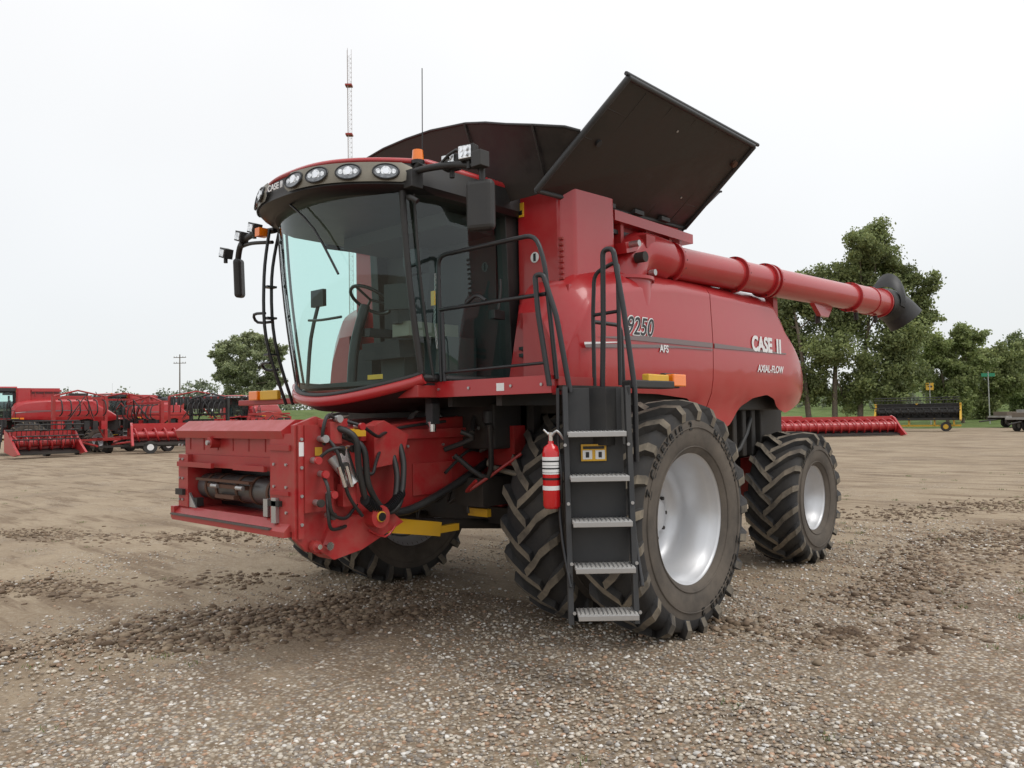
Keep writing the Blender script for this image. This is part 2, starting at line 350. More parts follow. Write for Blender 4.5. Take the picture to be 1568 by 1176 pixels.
# ---- cab
cab=MB()
YB=-.50
def front(x,z):
    t=(z-2.1)/1.6; k=min(1,abs(x)/.90)
    return -1.97-.20*t+.34*k**2.2-.03*math.sin(PI*t)
G=[]
for i in range(33):
    x=-.90+1.8*i/32;zb=2.04+.15*(x/.9)**2;row=[]
    for j in range(17):
        z=zb+(3.70-zb)*j/16;row.append((x,front(x,z),z))
    G.append(row)
cab.grid(G,GLS)
for s in(1,-1):
    G=[]
    for i in range(13):
        t=i/12;row=[]
        for j in range(13):
            z=2.19+(3.70-2.19)*j/12;yf=front(.9,z);y=yf+(YB-.08-yf)*t
            row.append((s*(.90+.05*math.sin(PI*t)+.02*math.sin(PI*j/12)),y,z))
        G.append(row)
    cab.grid(G,GLS)
cab.obj('cab_glass_panels',comb)
b=MB()
for s in(1,-1):
    b.tube([(s*.905,front(.9,z),z) for z in np.linspace(2.12,3.72,9)],.028,BLK,n=8)
    b.tube([(s*.94,front(.9,z)+.09,z) for z in np.linspace(2.14,3.70,9)],.014,BLK,n=8)
    b.prism([(YB-.13,2.1),(YB-.20,3.72),(YB+.02,3.75),(YB+.06,2.1)],0,s*.93-.06,s*.93+.06,BLK)
    b.tube([(s*.905,front(.9,2.16),2.16),(s*.955,-1.2,2.15),(s*.92,YB,2.15)],.035,BLK,n=8,sub=4)
    b.tube([(s*.905,front(.9,3.7),3.69),(s*.955,-1.2,3.70),(s*.92,YB,3.70)],.03,BLK,n=8,sub=4)
    b.tube([(s*1.01,-.80,3.05),(s*1.03,-.82,2.95),(s*1.02,-.84,2.78)],.014,BLK,sub=3);b.box((s*.96-.03,-.86,2.70),(s*.96+.03,-.72,2.78),BLK)
pts=[(x,front(x,2.05)-.02,1.99+.15*(x/.9)**2) for x in np.linspace(-.93,.93,25)]
for (dz,r,m) in((0,.045,RED),(.05,.022,BLK)): b.tube([(p[0],p[1],p[2]+dz) for p in pts],r,m,n=10)
G=[[(p[0],p[1]+.0,p[2]-.03) for p in pts],[(p[0]*.96,p[1]+.12,p[2]-.09) for p in pts],[(p[0]*.9,p[1]+.5,p[2]-.11) for p in pts],[(p[0]*.9,-.7,1.9) for p in pts]]
b.grid(G,BLK)
b.box((-.9,-1.62,2.06),(.9,YB,2.12),TRIM)
b.box((-.88,YB-.05,2.1),(.88,YB+.03,3.74),TRIM)
b.box((-.90,-1.70,2.0),(.92,YB,2.10),RED2)
b.tube([(-.05,-2.26,3.66),(.25,-2.22,3.4),(.5,-2.16,3.0)],.010,BLKD,sub=3)
b.obj('cab_frame',comb,bevel=.008)
b=MB()
RX=lambda d:Matrix.Rotation(math.radians(d),3,'X')
b.box((-.28,-1.34,2.40),(.26,-.85,2.56),SEAT,rot=RX(5));b.box((-.25,-.98,2.52),(.23,-.84,3.20),SEAT,rot=RX(-8));b.box((-.14,-.94,3.22),(.12,-.84,3.46),SEAT)
b.box((-.18,-1.2,2.12),(.16,-.95,2.42),TRIM);b.box((-.36,-1.25,2.62),(-.28,-.9,2.70),SEAT)
b.box((.30,-1.45,2.55),(.52,-.85,2.68),BEZ);b.box((.32,-1.1,2.12),(.60,-.70,2.56),TRIM);b.box((.34,-1.5,2.66),(.44,-1.38,2.80),SEAT)
b.box((.42,-1.60,2.76),(.66,-1.56,2.98),BLKD,rot=Matrix.Rotation(.5,3,'Z'));b.box((.66,-1.62,3.1),(.80,-1.58,3.24),BLKD)
b.box((-.72,-1.1,2.12),(-.45,-.62,2.52),SEAT);b.box((-.72,-.72,2.5),(-.45,-.60,2.95),SEAT)
b.tube([(-.02,-1.66,2.12),(-.02,-1.62,2.5),(-.02,-1.50,2.86)],.045,BLKD,sub=4)
c=Vector((-.02,-1.44,2.92));ax=Vector((0,.55,.83)).normalized();u=Vector((1,0,0));w=ax.cross(u)
b.tube([c+(u*math.cos(t)+w*math.sin(t))*.20 for t in np.linspace(0,2*PI,25)[:-1]],.016,BLKD,closed=True)
for t in(0.5,2.6,4.7): b.tube([c,c+(u*math.cos(t)+w*math.sin(t))*.2],.012,BLKD)
b.box((-.75,-1.2,3.52),(.75,-.6,3.70),TRIM);b.box((.10,YB-.07,2.95),(.32,YB-.055,3.3),WHT);b.box((-.5,YB-.075,2.9),(.75,YB-.055,3.45),PANEL)
b.box((-.80,-1.72,2.12),(.80,-1.5,2.16),TRIM)
b.tube([(-.62,-1.72,2.15),(-.62,-1.68,2.6),(-.60,-1.60,2.95)],.018,BLKD,sub=3);b.box((-.68,-1.64,2.90),(-.48,-1.60,3.06),BLKD)
b.tube([(-.5,-1.78,2.75),(-.2,-1.85,2.72),(.1,-1.85,2.72)],.012,BLKD,sub=3)
b.box((.42,-1.82,2.16),(.62,-1.816,2.20),YEL)
b.obj('cab_interior',comb,bevel=.02)
def roofY(x,e=0):
    k=min(1,abs(x)/1.04);return -2.33-e+.62*k**2.6
xs=[1.04*math.sin(t) for t in np.linspace(-PI/2,PI/2,41)]
b=MB()
def ring(e,z,sx=1):
    return [(xs[0]*sx,-.50,z)]+[(x*sx,roofY(x,e),z) for x in xs]+[(xs[-1]*sx,-.50,z)]
b.grid([ring(-.12,3.64),ring(-.02,3.66,1.01),ring(.03,3.69,1.02)],BLKD)
b.grid([ring(.03,3.69,1.02),ring(.01,3.78,1.015),ring(-.04,3.88,1.0)],BLK)
b.grid([ring(-.04,3.88,1.0),ring(-.02,3.895,1.005),ring(-.05,3.925,.99),ring(-.2,3.955,.93),ring(-.6,3.985,.7)],RED)
R0=ring(-.6,3.985,.7);b.add(R0,[list(range(len(R0)))],RED)
R0=ring(-.12,3.64);b.add(R0,[list(range(len(R0)))[::-1]],BLK)
b.obj('cab_roof',comb)
def visnorm(x):
    d=.01;return Vector((-(roofY(x+d)-roofY(x-d))/(2*d),1,0)).normalized()*-1
b=MB()
for s in(1,-1):
    xx=np.linspace(.07 if s>0 else .22,.985,20)
    G=[]
    for x in xx:
        n=visnorm(s*x);p=Vector((s*x,roofY(x),0))+n*.035
        e=.0 if (x>xx[0]+.01 and x<.97) else .035
        G.append([(p.x+n.x*.012,p.y+n.y*.012,3.705+e),(p.x+n.x*.018,p.y+n.y*.018,3.78),(p.x-n.x*.015,p.y-n.y*.015,3.868-e)])
    b.grid(G,BEZ)
    for x in ((.19,.42,.65,.86) if s>0 else (.36,.58,.76,.92)):
        n=visnorm(s*x);tg=Vector((0,0,1)).cross(n);p=Vector((s*x,roofY(x),3.785))+n*.050;zz=(Vector((0,0,1))-n*.25).normalized()
        N=28
        def el(a,bb,o=0): return [p+tg*math.cos(2*PI*i/N)*a+zz*math.sin(2*PI*i/N)*bb+n*o for i in range(N)]
        ou=el(.110,.074);md=el(.102,.066,.012);inn=el(.094,.058,.002)
        b.add(ou+md+inn,[(i,(i+1)%N,N+(i+1)%N,N+i) for i in range(N)]+[(N+i,N+(i+1)%N,2*N+(i+1)%N,2*N+i) for i in range(N)],BLKD,True)
        b.add(inn,[list(range(N))],LENS)
        b.cyl(p+n*.003,p+n*.008,.040,LAMP,n=16);b.cyl(p+n*.008,p+n*.012,.024,CHR,n=12)
        for q in(-.06,.06): b.cyl(p+tg*q+n*.003,p+tg*q+n*.008,.020,LAMP,n=10)
b.obj('visor_lights',comb)
M=Matrix((Vector((1,0,0)),Vector((0,0,1)),Vector((0,-1,0)))).transposed()
text('CASE II','roof_badge',comb,Vector((-.08,roofY(0)-.045,3.785)),M,.075,WHT)
b=MB()
b.cyl((1.0,-1.74,3.87),(1.0,-1.74,3.90),.055,BLKD);b.cyl((1.0,-1.74,3.90),(1.0,-1.74,3.985),.05,AMB,r1=.042);b.cyl((.96,-1.74,3.80),(1.04,-1.74,3.88),.04,BLK)
b.tube([(.93,-1.80,3.78),(1.1,-1.78,3.80),(1.35,-1.68,3.80),(1.62,-1.62,3.74)],.028,BLK,sub=5)
b.tube([(.95,-1.8,3.60),(1.02,-1.84,3.58),(1.08,-1.82,3.54)],.022,BLK,sub=4);b.box((.96,-1.86,3.66),(1.06,-1.74,3.80),BLK)
for (x,y,z) in((1.29,-1.64,3.84),(1.50,-1.66,3.86)):
    rt_=Matrix.Rotation(math.radians(15),3,'Z');b.box((x-.065,y-.04,z-.06),(x+.065,y+.04,z+.06),BLK,rot=rt_)
    b.box((x-.055,y-.052,z-.050),(x+.055,y-.042,z+.050),LAMP,rot=rt_);b.cyl((x,y,z-.12),(x,y,z-.05),.02,BLK)
    for q in(-.025,.025):
        for r_ in(-.02,.02): b.cyl((x+q,y-.062,z+r_),(x+q,y-.05,z+r_),.015,CHR,n=8)
b.box((1.58,-1.72,3.72),(1.68,-1.62,3.84),BLK);b.tube([(1.2,-1.72,3.80),(1.4,-1.7,3.9),(1.6,-1.66,3.80)],.012,BLK,sub=3)
b.obj('worklight_arm',comb,bevel=.008)
b=MB();b.box((1.50,-1.70,3.24),(1.72,-1.60,3.63),BLK,rot=Matrix.Rotation(math.radians(25),3,'Z'));b.tube([(1.60,-1.62,3.6),(1.60,-1.62,3.78)],.025,BLK)
b.box((1.54,-1.665,3.28),(1.68,-1.58,3.59),CHR,rot=Matrix.Rotation(math.radians(25),3,'Z'))
b.obj('mirror',comb,bevel=.04,seg=3)
b=MB();b.box((-1.82,-1.84,3.10),(-1.64,-1.76,3.50),BLK,rot=Matrix.Rotation(math.radians(-45),3,'Z')@Matrix.Rotation(.12,3,'Y'))
b.obj('mirror_right',comb,bevel=.035,seg=3)
b=MB();b.tube([(-.95,-1.85,3.66),(-1.3,-1.9,3.66),(-1.6,-1.85,3.62),(-1.72,-1.82,3.48)],.03,BLK,sub=5);b.tube([(-1.0,-1.85,3.55),(-1.3,-1.9,3.58),(-1.6,-1.85,3.60)],.018,BLK,sub=5)
for x,z in((-1.25,3.72),(-1.50,3.68),(-1.82,3.56)): b.box((x-.06,-1.94,z-.05),(x+.06,-1.85,z+.05),BLK,rot=Matrix.Rotation(.3,3,'Y'));b.box((x-.045,-1.95,z-.035),(x+.045,-1.942,z+.035),LAMP,rot=Matrix.Rotation(.3,3,'Y'));b.cyl((x,-1.9,z-.1),(x,-1.9,z),.02,BLK)
b.box((-1.10,-1.98,3.60),(-1.02,-1.88,3.68),AMB)
b.tube([(-.97,-1.9,3.66),(-.97,-1.96,3.2),(-.97,-1.94,2.6),(-.94,-1.75,1.98)],.016,TUBEM,sub=5)
b.tube([(-1.0,-1.78,3.66),(-1.02,-1.85,3.2),(-1.02,-1.82,2.6),(-.98,-1.65,1.98)],.016,TUBEM,sub=5)
b.tube([(-.97,-1.95,2.85),(-1.12,-1.98,2.85),(-1.14,-1.93,2.78),(-1.0,-1.85,2.78)],.014,TUBEM,sub=3)
b.tube([(-.97,-1.9,2.38),(-1.12,-1.9,2.38),(-1.12,-1.85,2.32),(-1.0,-1.8,2.32)],.014,TUBEM,sub=3)
for z in(2.45,2.8,3.1): b.box((-1.04,-1.93,z),(-.96,-1.83,z+.02),TUBEM)
b.obj('right_side_rails',comb)
b=MB();b.cyl((.92,-1.62,3.9),(.92,-1.62,3.98),.015,BLKD);b.cyl((.92,-1.62,3.98),(.93,-1.62,4.72),.004,BLKD,n=6);b.obj('antenna',comb)
# ---- platform
b=MB()
b.box((.78,-1.50,2.00),(2.14,-1.44,2.13),RED);b.box((.95,-1.44,2.02),(2.2,-.60,2.055),DARK);b.box((2.10,-1.44,1.99),(2.16,-.85,2.12),RED2)
b.box((.95,-1.40,1.92),(1.0,-.7,2.02),DARK);b.box((1.5,-1.40,1.92),(1.56,-.7,2.02),DARK)
for x in(.95,1.3,1.75,2.05): b.cyl((x,-1.51,2.065),(x,-1.50,2.065),.012,STEEL,n=8)
b.box((1.60,-1.503,2.03),(1.68,-1.5005,2.09),WHT)
b.box((2.15,-1.34,1.62),(2.50,-1.02,2.03),BLK);b.box((2.17,-1.345,1.9),(2.3,-1.341,1.94),WHT)
b.box((.72,-1.45,1.85),(.8,-1.35,2.0),BLK);b.box((.82,-1.53,1.78),(.90,-1.45,1.95),BLK);b.cyl((.86,-1.50,1.72),(.86,-1.50,1.80),.035,CHR)
b.obj('platform',comb,bevel=.008)
e=Vector((.743,.669,0));dn=Vector((.669,-.743,0))
b=MB()
b.fillet([(.98,-1.5,2.13),(.96,-1.5,3.17),(2.02,-1.5,3.17),(2.10,-1.5,2.95),(2.16,-1.46,2.1)],.018,TUBEM,rad=.10)
b.fillet([(.97,-1.5,2.72),(2.11,-1.5,2.72)],.016,TUBEM)
b.fillet([(1.02,-1.5,2.13),(1.0,-1.5,2.70)],.016,TUBEM);b.fillet([(1.25,-1.5,2.72),(1.40,-1.5,2.80),(1.5,-1.5,2.74)],.014,TUBEM)
b.fillet([(.90,-1.48,2.2),(1.0,-1.5,2.2),(2.1,-1.5,2.22)],.012,TUBEM)
b.fillet([(2.14,-1.52,2.05),(2.06,-1.54,2.60),(2.04,-1.54,2.86),(2.10,-1.52,2.86),(2.20,-1.50,2.55),(2.28,-1.46,2.0)],.02,TUBEM,rad=.06)
b.fillet([(2.62,-1.15,1.5),(2.62,-1.15,2.02),(2.54,-1.15,2.6),(2.46,-1.15,3.05),(2.37,-1.15,3.05),(2.36,-1.15,2.5),(2.34,-1.15,2.04)],.02,TUBEM,rad=.07)
b.fillet([(2.16,-1.0,2.04),(2.16,-1.0,2.60),(2.18,-1.0,2.92),(2.40,-1.0,2.99),(2.43,-1.05,2.8),(2.43,-1.05,2.05)],.016,TUBEM,rad=.07)
b.fillet([(2.16,-1.0,2.60),(2.42,-1.05,2.60)],.014,TUBEM)
b.fillet([(2.16,-1.0,2.55),(2.16,-.62,2.55),(2.16,-.6,2.05)],.016,TUBEM)
b.obj('handrails',comb)
b=MB()
def chain(p0,p1,sag,n):
    P=[Vector(p0)*(1-t)+Vector(p1)*t-Vector((0,0,sag*4*t*(1-t))) for t in np.linspace(0,1,n)]
    for i in range(n-1):
        a,c=P[i],P[i+1];d=(c-a);m=(a+c)/2;u=d.normalized();w=(u.cross(Vector((0,1,.2)))).normalized() if i%2 else Vector((0,1,0))
        L=d.length*.62;b.tube([m+u*L*math.cos(t)+w*.008*math.sin(t) for t in np.linspace(0,2*PI,9)[:-1]],.0032,STEEL,n=5,closed=True)
chain((.95,-1.52,3.02),(.93,-1.52,2.62),.0,20);chain((.93,-1.52,2.62),(.96,-1.52,2.40),-.02,12)
b.box((.90,-1.53,2.76),(.95,-1.525,2.88),YEL);b.obj('safety_chain',comb)
# ---- ladder
b=MB();At=Vector((2.24,-1.51,2.03));Ab=At+dn*.20+e*.045-Vector((0,0,1.6))
Bt=At+e*.44;Bb=Ab+e*.44
Mx=Matrix((e,-dn,Vector((0,0,1)))).transposed()
def lbox(c,hw,hd,hh,m,tilt=0):
    R_=Mx@Matrix.Rotation(tilt,3,'X');c=Vector(c);b.box(tuple(c-Vector((hw,hd,hh))),tuple(c+Vector((hw,hd,hh))),m,rot=R_)
tl=math.atan2(.20,1.6)
for T,B_ in((At,Ab),(Bt,Bb)): lbox((T+B_)/2,.018,.045,.81,PANEL,tl*-1)
for k in range(5):
    z=1.71-.302*k;t=(2.03-z)/1.6;c=(At*(1-t)+Ab*t+Bt*(1-t)+Bb*t)/2
    lbox(c+dn*.03,.20,.10,.012,STEP);lbox(c+dn*.135-Vector((0,0,.006)),.20,.006,.018,STEEL)
    for q in np.linspace(-.18,.18,13): lbox(c+dn*.03+e*float(q)+Vector((0,0,.014)),.004,.095,.004,STEEL)
for k in range(4):
    z=1.56-.302*k;t=(2.03-z)/1.6;c=(At*(1-t)+Ab*t+Bt*(1-t)+Bb*t)/2
    if k<3: lbox(c-dn*.10,.20,.012,.151,PANEL)
lbox((At+Bt)/2-dn*.06-Vector((0,0,.18)),.21,.012,.18,PANEL)
c=(At+Bt)/2-dn*.09;lbox(c-Vector((0,0,.46))+dn*.085,.09,.003,.06,YEL)
for q in(-.045,.045): lbox(c-Vector((0,0,.475))+dn*.089+e*q,.034,.003,.032,WHT);lbox(c-Vector((0,0,.475))+dn*.093+e*q,.012,.003,.02,BLKD)
lbox(c-Vector((0,0,.425))+dn*.09,.075,.003,.01,BLKD)
for T in(.25,.5,.75,.95):
    for X0,X1 in((At,Ab),(Bt,Bb)):
        p=X0*(1-T)+X1*T+dn*.05;b.cyl(p,p+dn*.012,.012,STEEL,n=8)
b.tube([At+e*-.03+dn*.05,At-e*.03-Vector((0,0,.9))+dn*.06,Ab-e*.02+Vector((0,0,.25))+dn*.04],.012,TUBEM,sub=4)
b.tube([Bt+e*.03+dn*.04,Bt+e*.04-Vector((0,0,.9))+dn*.05,Bb+e*.02+Vector((0,0,.25))+dn*.03],.014,TUBEM,sub=4)
b.obj('ladder',comb,bevel=.003)
b=MB();c=At-e*.085+dn*.06
b.lathe([(-.86,0.0),(-.86,.05),(-.84,.062),(-.47,.062),(-.43,.05),(-.41,.02),(-.39,.02)],(c.x,c.y,2.05),2,FIRE,n=28)
b.cyl(c+Vector((0,0,-.39+.02)),c+Vector((0,0,-.33+.02)),.018,CHR);b.tube([c+Vector((0,0,-.35)),c+e*.04+dn*.03+Vector((0,0,-.30)),c+e*.09+Vector((0,0,-.36))],.010,STEEL,sub=3)
b.tube([c+Vector((0,0,-.34)),c-e*.05+Vector((0,0,-.29))],.008,CHR)
b.lathe([(-.62,.0635),(-.50,.0635)],(c.x,c.y,2.05),2,WHT,n=28)
for z0,z1 in((-.66,-.645),(-.535,-.525),(-.585,-.575),(-.56,-.557),(-.61,-.607)): b.lathe([(z0,.0645),(z1,.0645)],(c.x,c.y,2.05),2,BLKD,n=28)
b.lathe([(-.73,.0635),(-.70,.0635)],(c.x,c.y,2.05),2,WHT,n=28)
b.tube([c+Vector((0,0,-.38))+e*.05,c+dn*.05+e*.065+Vector((0,0,-.6)),c+dn*.02+e*.065+Vector((0,0,-.8))],.009,BLKD,sub=4)
b.obj('fire_extinguisher',comb)
b=MB();b.box((2.40,-.98,2.03),(2.52,-.42,2.09),BLK);b.box((2.44,-.80,2.06),(2.50,-.44,2.14),YEL,rot=Matrix.Rotation(.1,3,'Z'));b.box((2.42,-.40,2.05),(2.50,-.20,2.15),AMB);b.box((2.38,-.42,2.04),(2.43,-.18,2.16),BLK)
b.box((-2.5,-1.4,2.0),(-1.0,-1.3,2.06),RED2);b.box((-1.95,-1.45,2.05),(-1.6,-1.40,2.15),YEL);b.box((-2.15,-1.47,2.05),(-1.97,-1.41,2.15),AMB)
b.obj('marker_lights',comb,bevel=.01)
# ---- feeder house
b=MB()
b.prism([(-2.45,1.03),(-2.45,1.72),(-1.2,1.83),(-.45,1.86),(-.35,1.35),(-.9,1.28),(-1.85,1.0)],0,-.66,.66,RED2)
b.box((.66,-2.4,1.66),(.70,-.6,1.74),REDF)
for y in(-2.0,-1.6,-1.2,-.9): b.cyl((.66,y,1.60),(.675,y,1.60),.012,STEEL,n=8)
b.box((.66,-1.55,1.18),(.675,-1.1,1.45),REDF)
b.obj('feeder_house',comb,bevel=.015)
b=MB();RED_=REDF
def fr(x0,x1,z0,z1,y0=-2.78,y1=-2.45,m=RED_): b.box((x0,y0,z0),(x1,y1,z1),m)
fr(-.93,.60,1.56,1.74,-2.74)
b.prism([(-2.74,1.735),(-2.80,1.70),(-2.82,1.76),(-2.70,1.84),(-2.30,1.83),(-2.30,1.735)],0,-.95,.72,RED_)
fr(-.93,-.76,1.12,1.56,-2.80);fr(.54,.82,1.05,1.74,-2.80)
fr(-.76,.54,1.46,1.56,-2.76,-2.5,RED2)
b.prism([(-2.85,1.01),(-2.85,1.05),(-2.78,1.12),(-2.45,1.12),(-2.45,1.01)],0,-.95,.80,RED_)
b.box((-.95,-2.865,1.052),(.62,-2.82,1.066),DRUM);b.box((-.94,-2.70,.98),(.80,-2.5,1.01),DARK)
b.box((-.76,-2.5,1.12),(.54,-2.46,1.46),BLKD)
b.box((-.70,-2.78,1.13),(-.64,-2.72,1.20),DARK);b.box((.44,-2.80,1.13),(.50,-2.70,1.26),STEEL)
b.box((-.99,-2.84,1.02),(-.93,-2.70,1.12),RED_)
b.prism([(-.76,1.12),(-.76,1.24),(-.64,1.12)],1,-2.79,-2.77,STEEL)
b.cyl((-.35,-2.82,1.665),(-.35,-2.74,1.665),.045,RED2);b.cyl((-.35,-2.84,1.665),(-.35,-2.82,1.665),.02,STEEL)
b.box((-.90,-2.83,1.46),(-.30,-2.80,1.50),RED2);b.box((.05,-2.83,1.46),(.5,-2.80,1.50),RED2)
b.cyl((-.74,-2.62,1.29),(.54,-2.62,1.29),.105,DRUM,n=28)
for x in(-.60,-.42,-.1,.12,.36): b.cyl((x,-2.62,1.29),(x+.03,-2.62,1.29),.115,RUST,n=28)
b.box((-.5,-2.76,1.30),(.1,-2.71,1.33),RUST);b.box((-.66,-2.78,1.35),(.2,-2.74,1.37),RUST);b.box((-.35,-2.77,1.22),(-.05,-2.72,1.25),RUST)
for x in(-.4,.0): b.cyl((x,-2.77,1.315),(x+.1,-2.77,1.315),.018,STEEL,n=10)
b.box((.55,-2.83,1.22),(.70,-2.80,1.26),DARK);b.box((.60,-2.83,1.10),(.66,-2.80,1.28),STEEL);b.box((-.93,-2.83,1.22),(-.80,-2.80,1.27),DARK)
for x in(-.90,-.84,.60,.76):
    for z in(1.18,1.36,1.52,1.64): b.cyl((x,-2.812,z),(x,-2.80,z),.011,STEEL,n=8)
for x in np.linspace(-.85,.6,7): b.box((float(x),-2.745,1.60),(float(x)+.02,-2.74,1.70),RED2)
b.box((.56,-2.815,1.30),(.80,-2.80,1.33),RED2);b.box((.54,-2.82,1.62),(.82,-2.80,1.66),RED2)
b.prism([(-2.80,1.0),(-2.80,1.80),(-2.62,1.86),(-2.45,1.80),(-2.40,1.2),(-2.2,.92),(-2.55,.86),(-2.70,.90)],0,.82,.86,RED_)
b.prism([(-2.62,.90),(-2.50,1.12),(-1.95,1.10),(-1.85,1.02),(-2.25,.86),(-2.5,.82)],0,.70,.90,RED_)
b.box((.86,-2.74,1.18),(.90,-2.5,1.80),RED2);b.box((.865,-2.78,1.0),(.885,-2.74,1.8),RED_)
for z in(1.1,1.3,1.5,1.7): b.cyl((.885,-2.76,z),(.895,-2.76,z),.012,STEEL,n=8)
b.cyl((.88,-2.66,.94),(.93,-2.66,.94),.04,RED2);b.cyl((.93,-2.66,.94),(.96,-2.66,.94),.018,CHR);b.cyl((.88,-2.56,.93),(.94,-2.56,.93),.03,CHR)
b.cyl((.72,-2.15,1.10),(1.0,-2.15,1.10),.085,RED_);b.cyl((1.0,-2.15,1.10),(1.01,-2.15,1.10),.040,YEL);b.cyl((1.01,-2.15,1.10),(1.02,-2.15,1.10),.032,BLKD)
b.prism([(-2.05,1.45),(-2.05,1.78),(-1.95,1.82),(-1.70,1.70),(-1.78,1.48)],0,.66,.80,RED_)
b.box((.70,-2.35,1.70),(.76,-2.1,1.76),YEL)
b.box((.664,-1.85,1.69),(.70,-1.78,1.75),YEL);b.box((.903,-2.66,1.58),(.906,-2.60,1.64),YEL);b.box((.886,-2.78,1.58),(.888,-2.74,1.68),WHT)
b.obj('feeder_face',comb,bevel=.010)
b=MB();random.seed(3)
b.cyl((.90,-2.52,1.56),(1.0,-2.40,1.36),.04,STEEL);b.box((.90,-2.50,1.40),(1.0,-2.40,1.62),CHR,rot=Matrix.Rotation(.35,3,'X'))
for q in(-.03,.03): b.cyl((1.01,-2.45+q,1.35),(1.01,-2.50+q,1.50),.018,CHR,n=10)
b.box((.88,-2.58,1.66),(.98,-2.48,1.82),REDF);b.box((.88,-2.46,1.20),(.96,-2.34,1.36),REDF);b.box((.88,-2.62,1.78),(.94,-2.40,1.84),REDF)
for (y,z) in((-2.62,1.45),(-2.55,1.30),(-2.62,1.70),(-2.42,1.72),(-2.45,1.50),(-2.38,1.62),(-2.34,1.40),(-2.5,1.84),(-2.3,1.78),(-2.68,1.55),(-2.66,1.25),(-2.48,1.62),(-2.56,1.15)):
    b.cyl((.90,y,z),(.99,y-.02,z),.022,STEEL,n=10);b.cyl((.99,y-.02,z),(1.015,y-.02,z),.028,random.choice([DARK,RED,STEEL,DARK]),n=10)
H=[[(.95,-2.52,1.78),(1.05,-2.42,1.70),(1.02,-2.36,1.45),(.98,-2.25,1.20),(.95,-2.05,1.12),(.92,-1.9,1.18),(.85,-1.80,1.45),(.78,-1.78,1.62)],
[(.95,-2.46,1.72),(1.04,-2.34,1.62),(1.02,-2.28,1.35),(.96,-2.1,1.15),(.9,-1.95,1.16),(.84,-1.86,1.38),(.76,-1.85,1.58)],
[(.93,-2.60,1.72),(1.02,-2.55,1.60),(1.0,-2.45,1.3),(.97,-2.3,1.12)],
[(.93,-2.62,1.45),(1.03,-2.64,1.36),(1.02,-2.6,1.18),(.97,-2.45,1.12),(.9,-2.3,1.2)],
[(.93,-2.58,1.30),(1.0,-2.62,1.2),(.98,-2.58,1.06),(.9,-2.4,1.05)],
[(.93,-2.4,1.82),(.98,-2.3,1.78),(.9,-2.1,1.7),(.8,-1.95,1.72),(.72,-1.7,1.76),(.7,-1.2,1.8)],
[(.93,-2.5,1.84),(1.0,-2.62,1.86),(1.0,-2.66,1.74),(.93,-2.6,1.66)],
[(.93,-2.45,1.50),(1.02,-2.5,1.62),(1.0,-2.6,1.62),(.93,-2.66,1.55)],
[(.90,-2.3,1.5),(.95,-2.2,1.42),(.88,-2.1,1.5),(.75,-1.95,1.6)]]
for i,h in enumerate(H): b.tube(h,.024 if i<2 else .013,BLK,sub=6)
for k in range(26):
    t=k/25;p=Vector((1.0-.10*t,-2.30+.42*t,1.24-.10*math.sin(PI*t)));b.cyl(p,p+Vector((-.004,.010,-.002)),.042,BLKD,n=12)
b.tube([(.76,-2.05,1.12),(.76,-1.7,1.08),(.74,-1.2,1.22),(.72,-.7,1.42)],.035,BLK,sub=5)
b.obj('hydraulic_hoses',comb,bevel=.004)
b=MB()
b.box((.50,-2.0,.88),(.72,-1.28,1.0),YEL,rot=Matrix.Rotation(math.radians(-10),3,'X'));b.box((.52,-1.28,.84),(.70,-1.05,.90),YEL)
b.cyl((.61,-2.1,1.02),(.61,-.3,.80),.045,DARK);b.cyl((-.61,-2.1,1.02),(-.61,-.3,.80),.045,DARK)
b.tube([(.92,-2.2,1.0),(.92,-2.05,.93),(.92,-1.95,1.0)],.008,RED,sub=3)
for i in range(44):
    x=random.uniform(-.1,1.1);y=random.uniform(-1.3,-.5);z=random.uniform(.95,1.9)
    b.tube([(x,y,z),(x+random.uniform(-.2,.3),y+random.uniform(-.1,.3),z+random.uniform(-.2,.2)),(x+random.uniform(-.3,.4),y+random.uniform(0,.5),z+random.uniform(-.3,.3))],random.choice([.010,.015,.024]),random.choice([BLK,DARK,BLK,STEEL,RED2,BEZ]),sub=4,n=8)
b.box((.60,-1.0,1.05),(.95,-.6,1.30),DARK);b.box((.85,-.75,1.4),(1.1,-.5,1.75),RED2);b.box((.3,-.62,.85),(1.05,-.5,1.0),DARK)
b.cyl((.98,-.95,1.88),(.98,-.95,1.78),.05,BLK);b.box((.66,-.9,.95),(.9,-.85,1.02),YEL)
b.box((1.05,-.60,1.0),(1.12,-.5,2.0),RED2);b.box((-1.2,-.6,1.3),(1.2,-.5,2.0),DARK)
b.obj('front_frame_parts',comb,bevel=.008)
# ---- unloading auger
b=MB()
def au(y): return Vector((1.60+(y-1.3)*.095,y,3.385+(y-1.3)*.004))
b.cyl(au(.95),au(5.3),.172,RED,n=40);b.cyl(au(5.3),au(6.35),.195,RED,n=40)
d=(au(2)-au(1)).normalized()
for y in(1.15,2.37,3.02,3.12,5.31):
    p=au(y);b.cyl(p-d*.010,p+d*.010,.205,RED,n=40);b.cyl(p-d*.026,p-d*.014,.205,RED,n=40)
    for i in range(14):
        a=2*PI*i/14;q=p+Vector((math.cos(a),0,math.sin(a)))*.190;b.cyl(q-d*.036,q+d*.02,.009,DARK,n=6)
for y,r in((5.9,.205),(6.3,.215)): p=au(y);b.cyl(p-d*.012,p+d*.012,r,RED,n=40)
b.tube([(1.50,.42,2.9),(1.50,.45,3.22),(1.52,.62,3.40),(1.57,1.0,3.385)],.215,RED,n=32,sub=6)
b.cyl((1.50,.42,2.85),(1.50,.42,3.10),.27,RED,n=36);b.cyl((1.5,.42,3.10),(1.5,.42,3.13),.30,RED,n=36)
